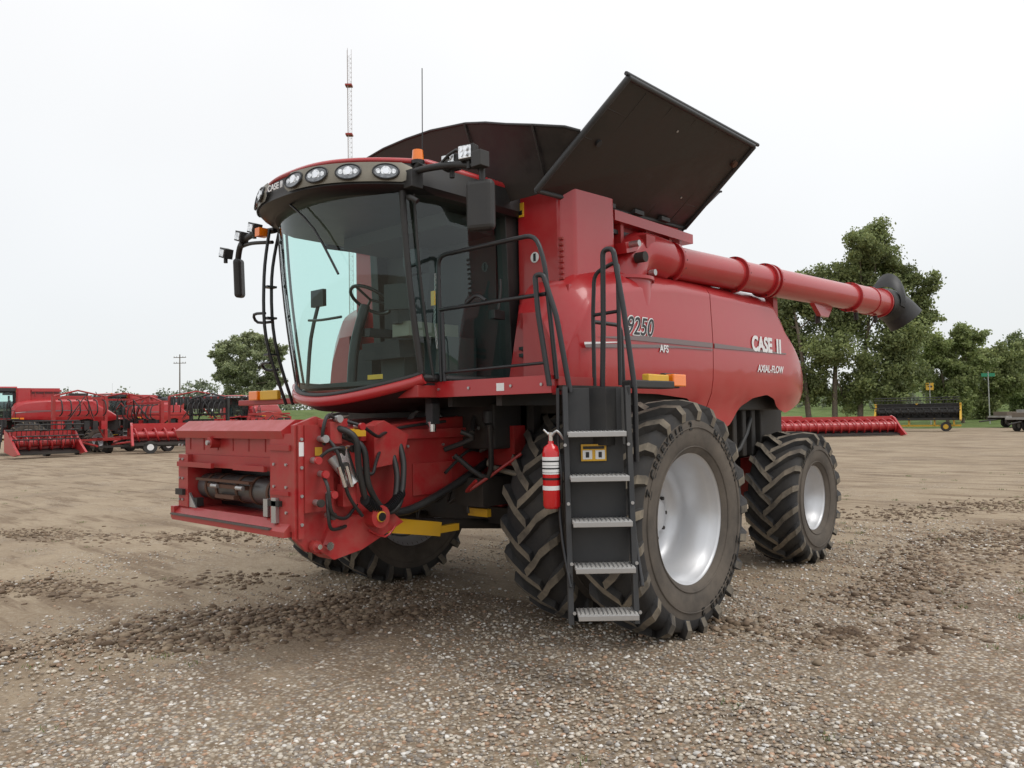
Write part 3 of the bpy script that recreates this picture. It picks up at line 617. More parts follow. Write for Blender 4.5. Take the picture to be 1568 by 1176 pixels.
b.box((1.35,.20,3.40),(1.68,.75,3.50),RED,rot=Matrix.Rotation(.25,3,'X'));b.box((1.6,.5,3.42),(1.72,.66,3.55),RED2)
b.cyl((1.70,.35,3.30),(1.80,.35,3.30),.05,DARK);b.cyl((1.72,.55,3.18),(1.78,.55,3.18),.03,STEEL);b.cyl((1.68,.28,3.42),(1.78,.28,3.42),.03,STEEL)
b.prism([(4.2,3.24),(4.9,3.24),(4.72,3.08),(4.45,3.08)],0,1.84,1.90,RED);b.cyl((1.8,4.6,3.0),(1.8,4.6,3.22),.035,DARK)
b.box((1.55,3.3,2.95),(1.75,3.42,3.22),RED2)
for y in(5.5,6.15): b.cyl((au(y).x,y,3.20),(au(y).x,y+.02,3.10),.03,DARK)
b.obj('unloading_auger',comb,bevel=.004)
b=MB();E=au(6.35)
b.tube([E,E+Vector((.03,.18,.0)),E+Vector((.12,.36,-.08)),E+Vector((.22,.46,-.24))],[.215,.26],BLK,n=28,sub=5)
G=[]
for i in range(15):
    a=-.3+(PI+.6)*i/14;c_=E+Vector((.03,.10,.02));r0=.23
    G.append([c_+Vector((math.cos(a)*r0,0,math.sin(a)*r0)),c_+Vector((math.cos(a)*r0*1.2,.06,math.sin(a)*r0*1.5)),c_+Vector((math.cos(a)*r0*1.1,.2,math.sin(a)*r0*2.0))])
b.grid(G,BLK);b.obj('auger_spout',comb)
# ---- decals
b=MB()
b.add([(1.789,-.45,2.50),(1.789,1.64,2.515),(1.789,1.64,2.565),(1.789,.3,2.555)],[(0,1,2,3)],GRY)
b.add([(1.789,1.68,2.515),(1.787,3.55,2.53),(1.787,3.55,2.545),(1.789,1.68,2.565)],[(0,1,2,3)],GRY)
b.add([(1.789,-.60,2.40),(1.789,.9,2.475),(1.789,1.64,2.485),(1.789,1.64,2.497),(1.789,.6,2.490),(1.789,-.62,2.43)],[(0,1,2,3,4,5)],GRY)
b.add([(1.790,-.62,2.425),(1.790,-.1,2.47),(1.790,-.1,2.478),(1.790,-.62,2.445)],[(0,1,2,3)],WHT)
b.obj('stripe_decals',comb)
def sidetext(s,y,z,size,m,x=1.786,sx=1,shear=0,n='decal',off=.018): return text(s,n,comb,Vector((x,y,z)),ROTX,size,m,ext=.002,sx=sx,shear=shear,off=off)
sidetext('9250',.24,2.63,.235,WHT,1.784,sx=.96,shear=.25,n='model_number_outline',off=.045)
sidetext('9250',.24,2.63,.235,BLKD,1.789,sx=.96,shear=.25,n='model_number',off=.0)
sidetext('AFS',.66,2.45,.10,WHT,1.788,n='small_decal')
sidetext('CASE',2.86,2.61,.235,WHT,1.788,sx=1.0,n='maker_decal',off=.04)
sidetext('II',3.33,2.61,.235,WHT,1.788,sx=1.3,n='maker_decal_mark',off=.03)
sidetext('AXIAL-FLOW',3.08,2.33,.12,WHT,1.787,sx=1.0,shear=.2,n='side_decal')
# ================================================================= site frame
O=Vector((5.65,-5.82,0));Sr=Vector((.743145,.669131,0));Sd=Vector((-.669131,.743145,0))
def gz(lat,dep):
    s=min(1,max(0,(dep-78)/110));s=s*s*(3-2*s)
    return s*max(2.5,min(7,4.4+.012*lat))
def site(lat,dep,z=0):
    p=O+Sr*lat+Sd*dep;return Vector((p.x,p.y,gz(lat,dep)+z))
yaw=math.radians(42)
def ground():
    rad=[0]+list(np.geomspace(.6,3500,120));n=144;vs=[];fs=[]
    for i,r in enumerate(rad):
        if i==0: vs.append((O.x,O.y,0));continue
        for j in range(n):
            a=2*PI*j/n;la=r*math.cos(a);de=r*math.sin(a);p=site(la,de)
            z=p.z
            if 3<r<60: z+=.012*math.sin(la*1.3+.5)*math.sin(de*.9)*min(1,(r-3)/3)*(0 if abs(p.x)<3.2 and -1.5<p.y<5 else 1)
            vs.append((p.x,p.y,z))
    fs=[(0,1+j,1+(j+1)%n) for j in range(n)]
    for i in range(1,len(rad)-1):
        o=1+(i-1)*n;q=o+n
        fs+=[(o+j,q+j,q+(j+1)%n,o+(j+1)%n) for j in range(n)]
    me=bpy.data.meshes.new('ground');me.from_pydata(vs,[],fs);me.polygons.foreach_set('use_smooth',[True]*len(fs))
    o=bpy.data.objects.new('ground',me);scene.collection.objects.link(o)
    m=bpy.data.materials.new('gravel_lot');m.use_nodes=True;nt=m.node_tree;N=nt.nodes;L=nt.links;bs=N['Principled BSDF'];bs.inputs['Roughness'].default_value=.95;bs.inputs['Specular IOR Level'].default_value=.2
    tc=N.new('ShaderNodeTexCoord')
    def noise(sc,det=5,ro=.55,vec=None):
        x=N.new('ShaderNodeTexNoise');x.inputs['Scale'].default_value=sc;x.inputs['Detail'].default_value=det;x.inputs['Roughness'].default_value=ro;L.new(vec or tc.outputs['Object'],x.inputs['Vector']);return x.outputs['Fac']
    def ramp(v,a,b_,t0=0,t1=1):
        x=N.new('ShaderNodeMapRange');x.interpolation_type='SMOOTHSTEP';x.inputs['From Min'].default_value=a;x.inputs['From Max'].default_value=b_;x.inputs['To Min'].default_value=t0;x.inputs['To Max'].default_value=t1;L.new(v,x.inputs['Value']);return x.outputs['Result']
    def mix(f,a,b_):
        x=N.new('ShaderNodeMix');x.data_type='RGBA'
        if isinstance(f,float):x.inputs[0].default_value=f
        else:L.new(f,x.inputs[0])
        for i,c in((6,a),(7,b_)):
            if isinstance(c,tuple):x.inputs[i].default_value=(*c,1)
            else:L.new(c,x.inputs[i])
        return x.outputs[2]
    def math_(op,a,b_):
        x=N.new('ShaderNodeMath');x.operation=op
        for i,c in((0,a),(1,b_)):
            if isinstance(c,(int,float)):x.inputs[i].default_value=c
            else:L.new(c,x.inputs[i])
        return x.outputs[0]
    def mapping(rz,sc):
        x=N.new('ShaderNodeMapping');x.inputs['Rotation'].default_value=(0,0,rz);x.inputs['Scale'].default_value=sc;L.new(tc.outputs['Object'],x.inputs['Vector']);return x.outputs[0]
    fine=noise(14,4,.72)
    dirt=mix(ramp(noise(.9,4,.6),.35,.68),(.37,.29,.20),(.28,.21,.14))
    dirt=mix(ramp(fine,.35,.7,0,.6),dirt,(.44,.365,.275))
    rut=math_('MULTIPLY',ramp(noise(1.0,5,.68,mapping(-.35,(.35,2.2,1))),.50,.60),ramp(fine,.38,.56,.35,1))
    vo=N.new('ShaderNodeTexVoronoi');vo.inputs['Scale'].default_value=36;L.new(tc.outputs['Object'],vo.inputs['Vector'])
    cr=N.new('ShaderNodeValToRGB');L.new(vo.outputs['Color'],cr.inputs[0]);el=cr.color_ramp;el.interpolation='CONSTANT'
    cols=[(0,(.25,.19,.13)),(.2,(.40,.32,.235)),(.4,(.53,.455,.36)),(.55,(.31,.275,.24)),(.68,(.66,.60,.51)),(.82,(.45,.29,.19)),(.92,(.76,.73,.67))]
    el.elements[0].color=(*cols[0][1],1);el.elements[1].position=cols[1][0];el.elements[1].color=(*cols[1][1],1)
    for p_,c_ in cols[2:]:
        k=el.elements.new(p_);k.color=(*c_,1)
    st=mix(ramp(vo.outputs['Distance'],.28,.62,0,.75),cr.outputs[0],(.20,.15,.10))
    gm=math_('MULTIPLY',ramp(noise(.55,4,.65),.38,.60),ramp(noise(9,3,.7),.36,.52))
    sx=N.new('ShaderNodeSeparateXYZ');L.new(tc.outputs['Object'],sx.inputs[0])
    la=math_('ADD',math_('MULTIPLY',math_('SUBTRACT',sx.outputs[0],O.x),Sr.x),math_('MULTIPLY',math_('SUBTRACT',sx.outputs[1],O.y),Sr.y))
    de=math_('ADD',math_('MULTIPLY',math_('SUBTRACT',sx.outputs[0],O.x),Sd.x),math_('MULTIPLY',math_('SUBTRACT',sx.outputs[1],O.y),Sd.y))
    nearf=ramp(math_('ADD',de,math_('MULTIPLY',la,-.35)),4.2,9.5,1,.0)
    gm2=ramp(math_('ADD',math_('ADD',math_('MULTIPLY',gm,.75),math_('MULTIPLY',nearf,.95)),math_('MULTIPLY',noise(4,4,.7),.6)),.78,1.25)
    col=mix(gm2,dirt,st)
    col=mix(math_('MULTIPLY',rut,ramp(de,4.5,8,.30,.72)),col,(.165,.113,.073))
    rut2=math_('MULTIPLY',ramp(noise(.28,4,.6),.48,.64),ramp(fine,.4,.6,.4,1));col=mix(math_('MULTIPLY',rut2,.5),col,(.18,.13,.088))
    gl=math_('ADD',de,math_('MULTIPLY',la,.42))
    gl=math_('ADD',gl,math_('MULTIPLY',noise(.12,2),10))
    grass=mix(ramp(noise(.5,3),.3,.7),(.08,.125,.03),(.145,.19,.06))
    col=mix(ramp(gl,86,91),col,grass)
    L.new(col,bs.inputs['Base Color'])
    hgt=math_('SUBTRACT',math_('MULTIPLY',fine,1.5),math_('MULTIPLY',vo.outputs['Distance'],.45))
    bp=N.new('ShaderNodeBump');bp.inputs['Strength'].default_value=.75;bp.inputs['Distance'].default_value=.025;L.new(hgt,bp.inputs['Height']);L.new(bp.outputs[0],bs.inputs['Normal'])
    me.materials.append(m)
ground()
def vcolmat(name,rough=.9,trans=0):
    m=bpy.data.materials.new(name);m.use_nodes=True;nt=m.node_tree;a=nt.nodes.new('ShaderNodeAttribute');a.attribute_name='Col'
    b_=nt.nodes['Principled BSDF'];b_.inputs['Roughness'].default_value=rough;nt.links.new(a.outputs['Color'],b_.inputs['Base Color'])
    if trans:
        t=nt.nodes.new('ShaderNodeBsdfTranslucent');nt.links.new(a.outputs['Color'],t.inputs[0]);mx=nt.nodes.new('ShaderNodeMixShader');mx.inputs[0].default_value=trans
        nt.links.new(b_.outputs[0],mx.inputs[1]);nt.links.new(t.outputs[0],mx.inputs[2]);nt.links.new(mx.outputs[0],nt.nodes['Material Output'].inputs[0])
    return m
def np_mesh(name,V,F,cols,mat,parent=None):
    me=bpy.data.meshes.new(name);nf,k=F.shape
    me.vertices.add(len(V));me.vertices.foreach_set('co',V.ravel().astype(np.float32))
    me.loops.add(nf*k);me.loops.foreach_set('vertex_index',F.ravel().astype(np.int32))
    me.polygons.add(nf);me.polygons.foreach_set('loop_start',np.arange(0,nf*k,k,dtype=np.int32));me.polygons.foreach_set('loop_total',np.full(nf,k,dtype=np.int32))
    me.update(calc_edges=True)
    at=me.color_attributes.new('Col','FLOAT_COLOR','POINT');c=np.ones((len(V),4),np.float32);c[:,:3]=cols;at.data.foreach_set('color',c.ravel())
    me.materials.append(mat);o=bpy.data.objects.new(name,me);scene.collection.objects.link(o)
    if parent:o.parent=parent
    return o
ICO_t=(1+5**.5)/2
ICO=np.array([(-1,ICO_t,0),(1,ICO_t,0),(-1,-ICO_t,0),(1,-ICO_t,0),(0,-1,ICO_t),(0,1,ICO_t),(0,-1,-ICO_t),(0,1,-ICO_t),(ICO_t,0,-1),(ICO_t,0,1),(-ICO_t,0,-1),(-ICO_t,0,1)])/1.9
ICF=np.array([(0,11,5),(0,5,1),(0,1,7),(0,7,10),(0,10,11),(1,5,9),(5,11,4),(11,10,2),(10,7,6),(7,1,8),(3,9,4),(3,4,2),(3,2,6),(3,6,8),(3,8,9),(4,9,5),(2,4,11),(6,2,10),(8,6,7),(9,8,1)])
STM=vcolmat('loose_stones')
def stones(name,la,de,s,pal,flat=.45,rough=.6):
    n=len(la)
    P=np.array([[O.x,O.y]])+la[:,None]*np.array([[Sr.x,Sr.y]])+de[:,None]*np.array([[Sd.x,Sd.y]])
    V=ICO[None]*s[:,None,None]*(1-rough/2+rough*rng.random((n,12,1)));V*=np.stack([1+.5*rng.random(n),np.ones(n),flat+.3*rng.random(n)],1)[:,None,:]
    a=rng.random(n)*6.28;c,s_=np.cos(a)[:,None],np.sin(a)[:,None]
    X=V[:,:,0]*c-V[:,:,1]*s_;Y=V[:,:,0]*s_+V[:,:,1]*c
    V=np.stack([X+P[:,0:1],Y+P[:,1:2],V[:,:,2]+s[:,None]*.15+.003],2)
    F=(ICF[None]+np.arange(n)[:,None,None]*12).reshape(-1,3)
    pal=np.array(pal);col=pal[rng.integers(0,len(pal),n)]*(.7+.45*rng.random((n,1)))
    np_mesh(name,V.reshape(-1,3),F,np.repeat(col,12,0),STM)
n=78000
de=3.2+9.5*rng.random(n)**1.5;la=(rng.random(n)-.5)*2*(.75*de+.5)
keep=(np.sin(la*1.7+1)*np.sin(de*1.3+la*.4)+rng.random(n)*1.6+(la*.10)-(de-5)*.12)>.25
de=de[keep];la=la[keep];n=len(de)
stones('gravel',la,de,.0045+.014*rng.random(n)**2.4,[(.62,.56,.48),(.50,.41,.31),(.37,.30,.23),(.76,.73,.68),(.30,.265,.23),(.47,.31,.21),(.55,.49,.40)])
# churned soil clods along wheel tracks
LA=[];DE=[]
for k in range(9):
    l0,d0,l1,d1,w,m=[(3.2,7.2,9.5,12.5,.5,2600),(4.5,9.0,12,15.5,.6,2600),(6,13,14,17,.8,2200),(-4.2,6.2,-.6,7.2,.35,1500),(-3.4,6.9,-1.0,8.1,.4,1400),(-6,8.5,-3,8.8,.5,1200),(5.4,8.1,8.5,9.4,.5,1600),(-9,13,-4,12,.6,1200),(1.5,6.6,3.6,6.2,.35,900)][k]
    t=rng.random(m);LA.append(l0+(l1-l0)*t+rng.normal(size=m)*w*.6);DE.append(d0+(d1-d0)*t+rng.normal(size=m)*w*.5+.25*np.sin(t*9))
LA=np.concatenate(LA);DE=np.concatenate(DE);n=len(LA)
stones('soil_clods',LA,DE,.008+.032*rng.random(n)**3,[(.20,.14,.09),(.26,.19,.13),(.16,.11,.072),(.31,.235,.16)],.35,.9)
def grass_tufts():
    V=[];C_=[]
    for k in range(210):
        de=random.uniform(3.6,22);la=random.uniform(-.68,.68)*de
        if la<0 and random.random()<.4: continue
        p=site(la,de)
        if -2.8<p.x<2.8 and -3<p.y<5:continue
        for q in range(random.randint(8,26)):
            x=p.x+random.gauss(0,.04);y=p.y+random.gauss(0,.04);h=random.uniform(.015,.05);a=random.uniform(0,6.28);w=.004;l=random.uniform(0,.03)
            V+=[(x-w*math.cos(a),y-w*math.sin(a),0),(x+w*math.cos(a),y+w*math.sin(a),0),(x+l*math.sin(a),y+l*math.cos(a),h)]
            g=random.uniform(.7,1.3);C_+=[(.13*g,.18*g,.055*g)]*3
    V=np.array(V);np_mesh('grass_tufts',V,np.arange(len(V)).reshape(-1,3),np.array(C_),vcolmat('grass_blades'))
grass_tufts()
MUD=newmat('dark_mud',(.12,.08,.05),.95,0,.3,20,bump=1,bscale=40)
for la,de,s in((2.72,6.45,.17),(3.05,5.95,.15)):
    b=MB();p=site(la,de)
    for i in range(34):
        q=random.gauss(0,s*.5),random.gauss(0,s*.5);b.sphere((p.x+q[0],p.y+q[1],.0),s*random.uniform(.10,.28),MUD,sc=(random.uniform(.7,1.4),1,.7),nu=7,nv=5)
    b.obj('dirt_clod')
# ---------------------------------------------------------------- trees
BARK=newmat('bark',(.16,.13,.10),.95,0,.3,8,bump=1,bscale=20)
LEAFM=vcolmat('leaves',.65,.35)
def leaves(C_,n,size,base,name,parent):
    C_=np.array(C_);w=C_[:,3]**2.1;w/=w.sum();idx=rng.choice(len(C_),n,p=w)
    d=rng.normal(size=(n,3));d/=np.linalg.norm(d,axis=1)[:,None];rr=rng.random(n)**.55*(1+.55*rng.random(n)*(rng.random(n)<.35))
    P=C_[idx,:3]+d*(C_[idx,3]*rr)[:,None]*np.array([1,1,.8])
    u=rng.normal(size=(n,3));u/=np.linalg.norm(u,axis=1)[:,None];w_=np.cross(u,rng.normal(size=(n,3)));w_/=np.linalg.norm(w_,axis=1)[:,None]
    s=(size*(.6+.8*rng.random(n)))[:,None]
    V=np.stack([P-u*s*.55,P-w_*s*.38,P+u*s*.55,P+w_*s*.38],1)
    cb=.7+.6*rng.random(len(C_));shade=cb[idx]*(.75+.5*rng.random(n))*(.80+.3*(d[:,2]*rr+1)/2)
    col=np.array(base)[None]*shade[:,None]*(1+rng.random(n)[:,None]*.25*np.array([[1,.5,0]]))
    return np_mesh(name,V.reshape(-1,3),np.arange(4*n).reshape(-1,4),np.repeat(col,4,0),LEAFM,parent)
def tree(name,lat,dep,lobes,n,size,base,trunks=((0,0),),seed=1,r0=.35,sub=15):
    rs=random.Random(seed);root=empty(name,site(lat,dep));b=MB();cl=[]
    L_=[(x,rs.uniform(-1,1)*r*.9,z,r) for x,z,r in lobes]
    zt=max(l[2] for l in L_)
    tr=[]
    for x0,lean in trunks:
        top=Vector((x0+lean,0,zt*.62));P=[Vector((x0,0,-.4)),Vector((x0+lean*.25,.1,zt*.22)),Vector((x0+lean*.6,-.1,zt*.42)),top]
        b.tube(P,[r0,r0*.35],BARK,n=9,sub=4);tr.append(P)
    for i,(x,y,z,r) in enumerate(L_):
        P=min(tr,key=lambda P:abs((P[1].x+P[3].x)/2-x));f=min(.95,max(.1,(z-r*1.8)/(zt*.62)))
        q=P[1].lerp(P[2],f*2) if f<.5 else P[2].lerp(P[3],(f-.5)*2)
        c=Vector((x,y,z));m=q.lerp(c,.5)+Vector((rs.gauss(0,.3),rs.gauss(0,.3),-.1*r))
        b.tube([q,m,c],[r0*.32,r0*.08],BARK,n=6,sub=3)
        for k in range(sub):
            dd=Vector((rs.gauss(0,1),rs.gauss(0,1),rs.gauss(0,1))).normalized()*r*rs.uniform(.30,1.1);dd.z*=.9
            e_=c+dd;b.tube([c.lerp(q,.15),c+dd*.5+Vector((0,0,-.1)),e_],[r0*.09,r0*.02],BARK,n=4)
            cl.append((e_.x,e_.y,e_.z,r*rs.uniform(.26,.55)))
        cl.append((x,y,z,r*.7))
        # fill towards the nearest neighbouring lobes
        near=sorted(range(len(L_)),key=lambda j:(L_[j][0]-x)**2+(L_[j][2]-z)**2)[1:4]
        for j in near:
            for t in(.35,.55):
                cl.append((x+(L_[j][0]-x)*t+rs.gauss(0,.3),y+(L_[j][1]-y)*t+rs.gauss(0,.5),z+(L_[j][2]-z)*t+rs.gauss(0,.3),r*rs.uniform(.3,.5)))
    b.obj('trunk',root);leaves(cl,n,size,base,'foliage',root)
    root.rotation_euler=(0,0,yaw);return root
main=[(-4.5,14.0,1.8),(-5.9,11.8,1.7),(-3.2,12.3,2.1),(-4.7,9.0,2.3),(-6.4,14.2,1.1),(-2.3,14.6,1.4),(1.2,17.4,1.8),(3.2,18.6,1.8),(2.0,15.5,2.2),(4.7,16.6,1.9),(6.2,14.8,1.8),(7.7,13.6,1.3),(-.4,14.0,2.0),(3,12.6,2.6),(6,11.4,2.3),(.2,10.6,2.4),(4,8.4,2.5),(-2,7.4,2.4),(1.6,5.6,2.3),(6.8,8.4,1.9),(-5.6,5.8,2.1),(5.2,5.0,2.1),(-3,4.2,1.9),(8.0,10.6,1.3),(7,5,1.6),(-6.4,3,1.6),(3.4,3.0,1.7),(0,3,1.5)]
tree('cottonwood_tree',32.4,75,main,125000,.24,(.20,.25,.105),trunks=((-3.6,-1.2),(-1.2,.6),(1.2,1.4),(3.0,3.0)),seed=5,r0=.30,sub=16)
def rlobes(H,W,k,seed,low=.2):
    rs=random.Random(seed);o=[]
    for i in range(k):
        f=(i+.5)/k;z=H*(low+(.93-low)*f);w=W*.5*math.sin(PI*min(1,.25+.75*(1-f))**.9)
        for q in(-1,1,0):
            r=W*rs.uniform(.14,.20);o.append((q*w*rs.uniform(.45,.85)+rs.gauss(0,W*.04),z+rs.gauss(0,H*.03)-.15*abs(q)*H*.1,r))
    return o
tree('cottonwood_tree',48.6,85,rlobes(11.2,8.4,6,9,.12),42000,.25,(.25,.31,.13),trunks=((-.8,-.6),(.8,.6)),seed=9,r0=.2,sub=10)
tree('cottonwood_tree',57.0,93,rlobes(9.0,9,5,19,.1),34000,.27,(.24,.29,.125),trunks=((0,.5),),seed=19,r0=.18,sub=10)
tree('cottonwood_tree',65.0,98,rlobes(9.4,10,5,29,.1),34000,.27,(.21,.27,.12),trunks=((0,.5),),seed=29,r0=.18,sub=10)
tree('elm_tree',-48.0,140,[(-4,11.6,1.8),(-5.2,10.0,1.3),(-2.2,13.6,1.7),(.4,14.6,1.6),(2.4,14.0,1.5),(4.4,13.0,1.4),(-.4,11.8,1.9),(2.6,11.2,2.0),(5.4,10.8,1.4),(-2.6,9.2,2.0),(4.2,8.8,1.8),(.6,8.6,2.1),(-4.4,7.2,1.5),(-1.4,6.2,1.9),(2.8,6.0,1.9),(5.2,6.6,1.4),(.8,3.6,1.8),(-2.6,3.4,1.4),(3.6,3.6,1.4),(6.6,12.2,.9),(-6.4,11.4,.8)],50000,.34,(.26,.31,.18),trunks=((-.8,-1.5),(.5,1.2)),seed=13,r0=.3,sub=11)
def treeline():
    cl=[];rs=random.Random(4)
    for k in range(620):
        la=rs.uniform(-330,330)
        if rs.random()<.15+.35*math.sin(la*.07+1): continue
        p=site(la,232+rs.uniform(-14,14));h=rs.uniform(2.0,6.5)*(1.1+.55*math.sin(la*.05))
        for q in range(3): cl.append((p.x+rs.gauss(0,2),p.y+rs.gauss(0,2),p.z+h*rs.uniform(.1,1),rs.uniform(1.1,2.6)))
    for k in range(260):
        la=rs.uniform(48,130);dp=rs.uniform(108,130);p=site(la,dp);h=rs.uniform(2,6);cl.append((p.x,p.y,p.z+h*rs.random(),rs.uniform(.8,1.8)))
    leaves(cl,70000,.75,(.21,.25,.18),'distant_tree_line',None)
treeline()
# ---------------------------------------------------------------- background equipment
YM=newmat('yellow_header_paint',(.60,.36,.03),.5,0,.1,3)
RAILB=newmat('railcar_black',(.03,.032,.038),.5,0,.2,1);RAILW=newmat('railcar_grey',(.55,.56,.56),.6,0,.1,1)
CONC=newmat('weathered_grey_paint',(.30,.29,.27),.8,0,.2,2);WOOD=newmat('pole_wood',(.16,.13,.10),.9)
def place(o,lat,dep,rot=0,z=0): o.location=site(lat,dep,z);o.rotation_euler=(0,0,yaw+rot)
def copy_combine(lat,dep,rot,skip=()):
    r=empty('combine_harvester');r.location=site(lat,dep);r.rotation_euler=(0,0,rot)
    for c in list(comb.children):
        if c.name.split('.')[0] in skip: continue
        o=bpy.data.objects.new(c.name.split('.')[0],c.data);scene.collection.objects.link(o);o.parent=r;o.matrix_local=c.matrix_local.copy()
        o.location=c.location;o.rotation_euler=c.rotation_euler
    return r
bpy.context.view_layer.update()
SK=('tank_covers','fire_extinguisher','safety_chain','decal','maker_decal','maker_decal_mark','model_number','model_number_outline','small_decal','side_decal','roof_badge','unloading_auger','auger_spout')
copy_combine(-28.9,46,math.radians(-14),SK)
copy_combine(-30.0,60,math.radians(10),SK)
copy_combine(-24.5,70,math.radians(30),SK)
def tillage(lat,dep,rot,W=3.4,H=3.0,n=7,m1=None,m2=None,name='planter'):
    b=MB();rs=random.Random(int(lat*10));m1=m1 or RED2
    for x in(-W/2,W/2):
        b.box((x-.08,-.1,.6),(x+.08,.1,H),m1);b.box((x-.5,-.8,.75),(x+.5,.8,.9),m1)
    for z in(.8,1.5,2.2,H-.1): b.box((-W/2,-.07,z-.06),(W/2,.07,z+.06),m1)
    b.tube([(-W/2,0,.8),(0,-.4,H*.9),(W/2,0,.8)],.05,m1);b.tube([(-W/2,0,H),(0,.3,H+.35),(W/2,0,H)],.05,m1);b.tube([(-W*.3,0,H*.5),(0,-.8,H+.1),(W*.3,0,H*.5)],.04,BLK)
    for k in range(n):
        x=-W/2+W*(k+.5)/n;b.tube([(x,-.1,H-.2),(x,-.5,H-.3),(x,-.6,H-.9),(x,-.25,H-1.1)],.035,BLK,sub=3)
        b.tube([(x,.1,.9),(x,.5,.9),(x,.55,.4),(x,.3,.15)],.03,BLK,sub=3)
        b.cyl((x-.01,-.5,.45),(x+.01,-.5,.45),.28,DARK,n=18);b.box((x-.14,-.35,1.4),(x+.14,-.05,1.9),rs.choice([RED,BLK,BLK]))
        if m2: b.box((x-.15,-.3,H-.6),(x+.15,.3,H-.05),m2)
    for x in(-W/2-.25,W/2+.25,0):
        b.cyl((x-.12,.2,.42),(x+.12,.2,.42),.42,RUB,n=24);b.cyl((x-.13,.2,.42),(x+.13,.2,.42),.22,WHT,n=18)
    b.tube([(0,0,.7),(0,-2.2,.5)],.06,m1);o=b.obj(name);place(o,lat,dep,rot);return o
tillage(-24.6,44,.9,2.8,3.3,6);tillage(-22.3,47,-.5,3.0,3.0,7)
tillage(-22.0,54,.5,3.6,3.5,8,RED2,BLK);tillage(-19.6,50,-.3,2.8,3.2,7,BLK,BLK,'grain_drill')
tillage(-26.2,52,.2,3.2,3.4,6);tillage(-17.6,56,.6,3.0,2.0,6)
def grain_header(lat,dep,rot,Lh=7,main=RED,trail=True,H0=.55,frame=None,reel=True,ar=.14):
    b=MB();frame=frame or DARK
    b.prism([(-.1,H0),(-.1,H0+1.1),(.12,H0+1.1),(.2,H0+.5),(.1,H0)],0,-Lh/2,Lh/2,main)
    b.prism([(-.1,H0),(-1.0,H0-.15),(-1.0,H0-.05),(-.1,H0+.12)],0,-Lh/2,Lh/2,DARK)
    for x in(-Lh/2,Lh/2): b.prism([(.15,H0),(.15,H0+1.15),(-.3,H0+1.0),(-1.1,H0+.3),(-1.7,H0-.1),(-1.1,H0-.2)],0,x-.06,x+.06,frame if frame is not DARK else main)
    b.cyl((-Lh/2,-.42,H0+.45),(Lh/2,-.42,H0+.45),ar,main,n=16)
    n=int(Lh/.5)
    for k in range(n):
        x=-Lh/2+Lh*k/n;b.tube([(x+.5*t/(2*PI),-.42+(ar+.16)*math.cos(t),H0+.45+(ar+.16)*math.sin(t)) for t in np.linspace(0,2*PI,12)],.05,main,n=5)
    if reel:
        for q in range(5):
            a=2*PI*q/5;b.tube([(-Lh/2,-.95+.5*math.cos(a),H0+1.1+.5*math.sin(a)),(Lh/2,-.95+.5*math.cos(a),H0+1.1+.5*math.sin(a))],.035,BLK,n=6)
            for k in range(0,int(Lh/.22)):
                x=-Lh/2+.22*k+.1;b.tube([(x,-.95+.5*math.cos(a),H0+1.1+.5*math.sin(a)),(x,-.95+.53*math.cos(a),H0+.82+.5*math.sin(a))],.018,DARK,n=4)
        for x in(-Lh/2,0,Lh/2): b.tube([(x,.1,H0+1.1),(x,-.95,H0+1.1)],.06,frame)
    if trail:
        b.box((-Lh/2-1.6,.0,.38),(Lh/2,.12,.5),frame);b.box((-Lh/2,-.8,.38),(Lh/2,-.7,.48),frame)
        for x in(-Lh*.4,-Lh*.1,Lh*.2,Lh*.42): b.box((x-.05,-.8,.4),(x+.05,.1,H0),frame)
        for x in(-Lh*.3,Lh*.33):
            for y in(.3,-.9): b.cyl((x,y-.1,.36),(x,y+.1,.36),.36,RUB,n=20);b.cyl((x,y-.11,.36),(x,y+.11,.36),.18,WHT if frame is DARK else YM,n=14)
    o=b.obj('grain_header');place(o,lat,dep,rot);return o
grain_header(-19.6,45,.5,4.6,RED,True,.6,None,False,.2)
grain_header(-17.2,48,-.5,3.2,RED,True,.5,DARK,False,.2)
grain_header(-25.0,41,.9,3.2,RED,False,.35,None,True,.2)
grain_header(21.4,52,.05,8.4,RED,False,.2,None,False,.30)
grain_header(31.4,60,-.55,5.8,BLK,True,1.0,YM)
b=MB()
for k in range(7):
    x=k*.76;b.prism([(0,.2),(0,1.25),(-.7,1.0),(-1.9,.15)],0,x-.17,x+.17,RED)
b.box((-.4,0,.3),(5.0,.4,1.35),RED);b.box((-.4,.4,.5),(5.0,.8,1.0),DARK);o=b.obj('corn_header',bevel=.05);place(o,20.5,56,2.9)
def trailer(lat,dep,rot,L_=6):
    b=MB();b.box((-L_/2,-1.1,.85),(L_/2,1.1,1.0),CONC);b.box((-L_/2,-1.12,.65),(L_/2,-.98,.85),DARK);b.box((-L_/2,.98,.65),(L_/2,1.12,.85),DARK)
    b.box((L_/2-.1,-1.1,1.0),(L_/2,1.1,2.2),CONC)
    for k in range(9): x=-L_/2+.3+k*(L_-.6)/8;b.box((x-.04,-1.16,.6),(x+.04,-1.12,1.02),CONC)
    for k in range(4): x=-L_/2+.8+k*(L_-1.6)/3;b.box((x-.5,-.8,1.0),(x+.4,.8,1.0+.35+.15*(k%2)),[WOOD,CONC,RUST,DARK][k])
    for x in(-L_*.3,-L_*.12):
        for y in(-1.0,1.0): b.cyl((x,y-.12,.42),(x,y+.12,.42),.42,RUB,n=20);b.cyl((x,y-.13,.42),(x,y+.13,.42),.2,CONC,n=14)
    b.tube([(-L_/2,0,.7),(-L_/2-1.6,0,.55)],.06,DARK);o=b.obj('flatbed_trailer',bevel=.02);place(o,lat,dep,rot)
trailer(38.6,56,.5,6.5);trailer(45,66,.1,8)
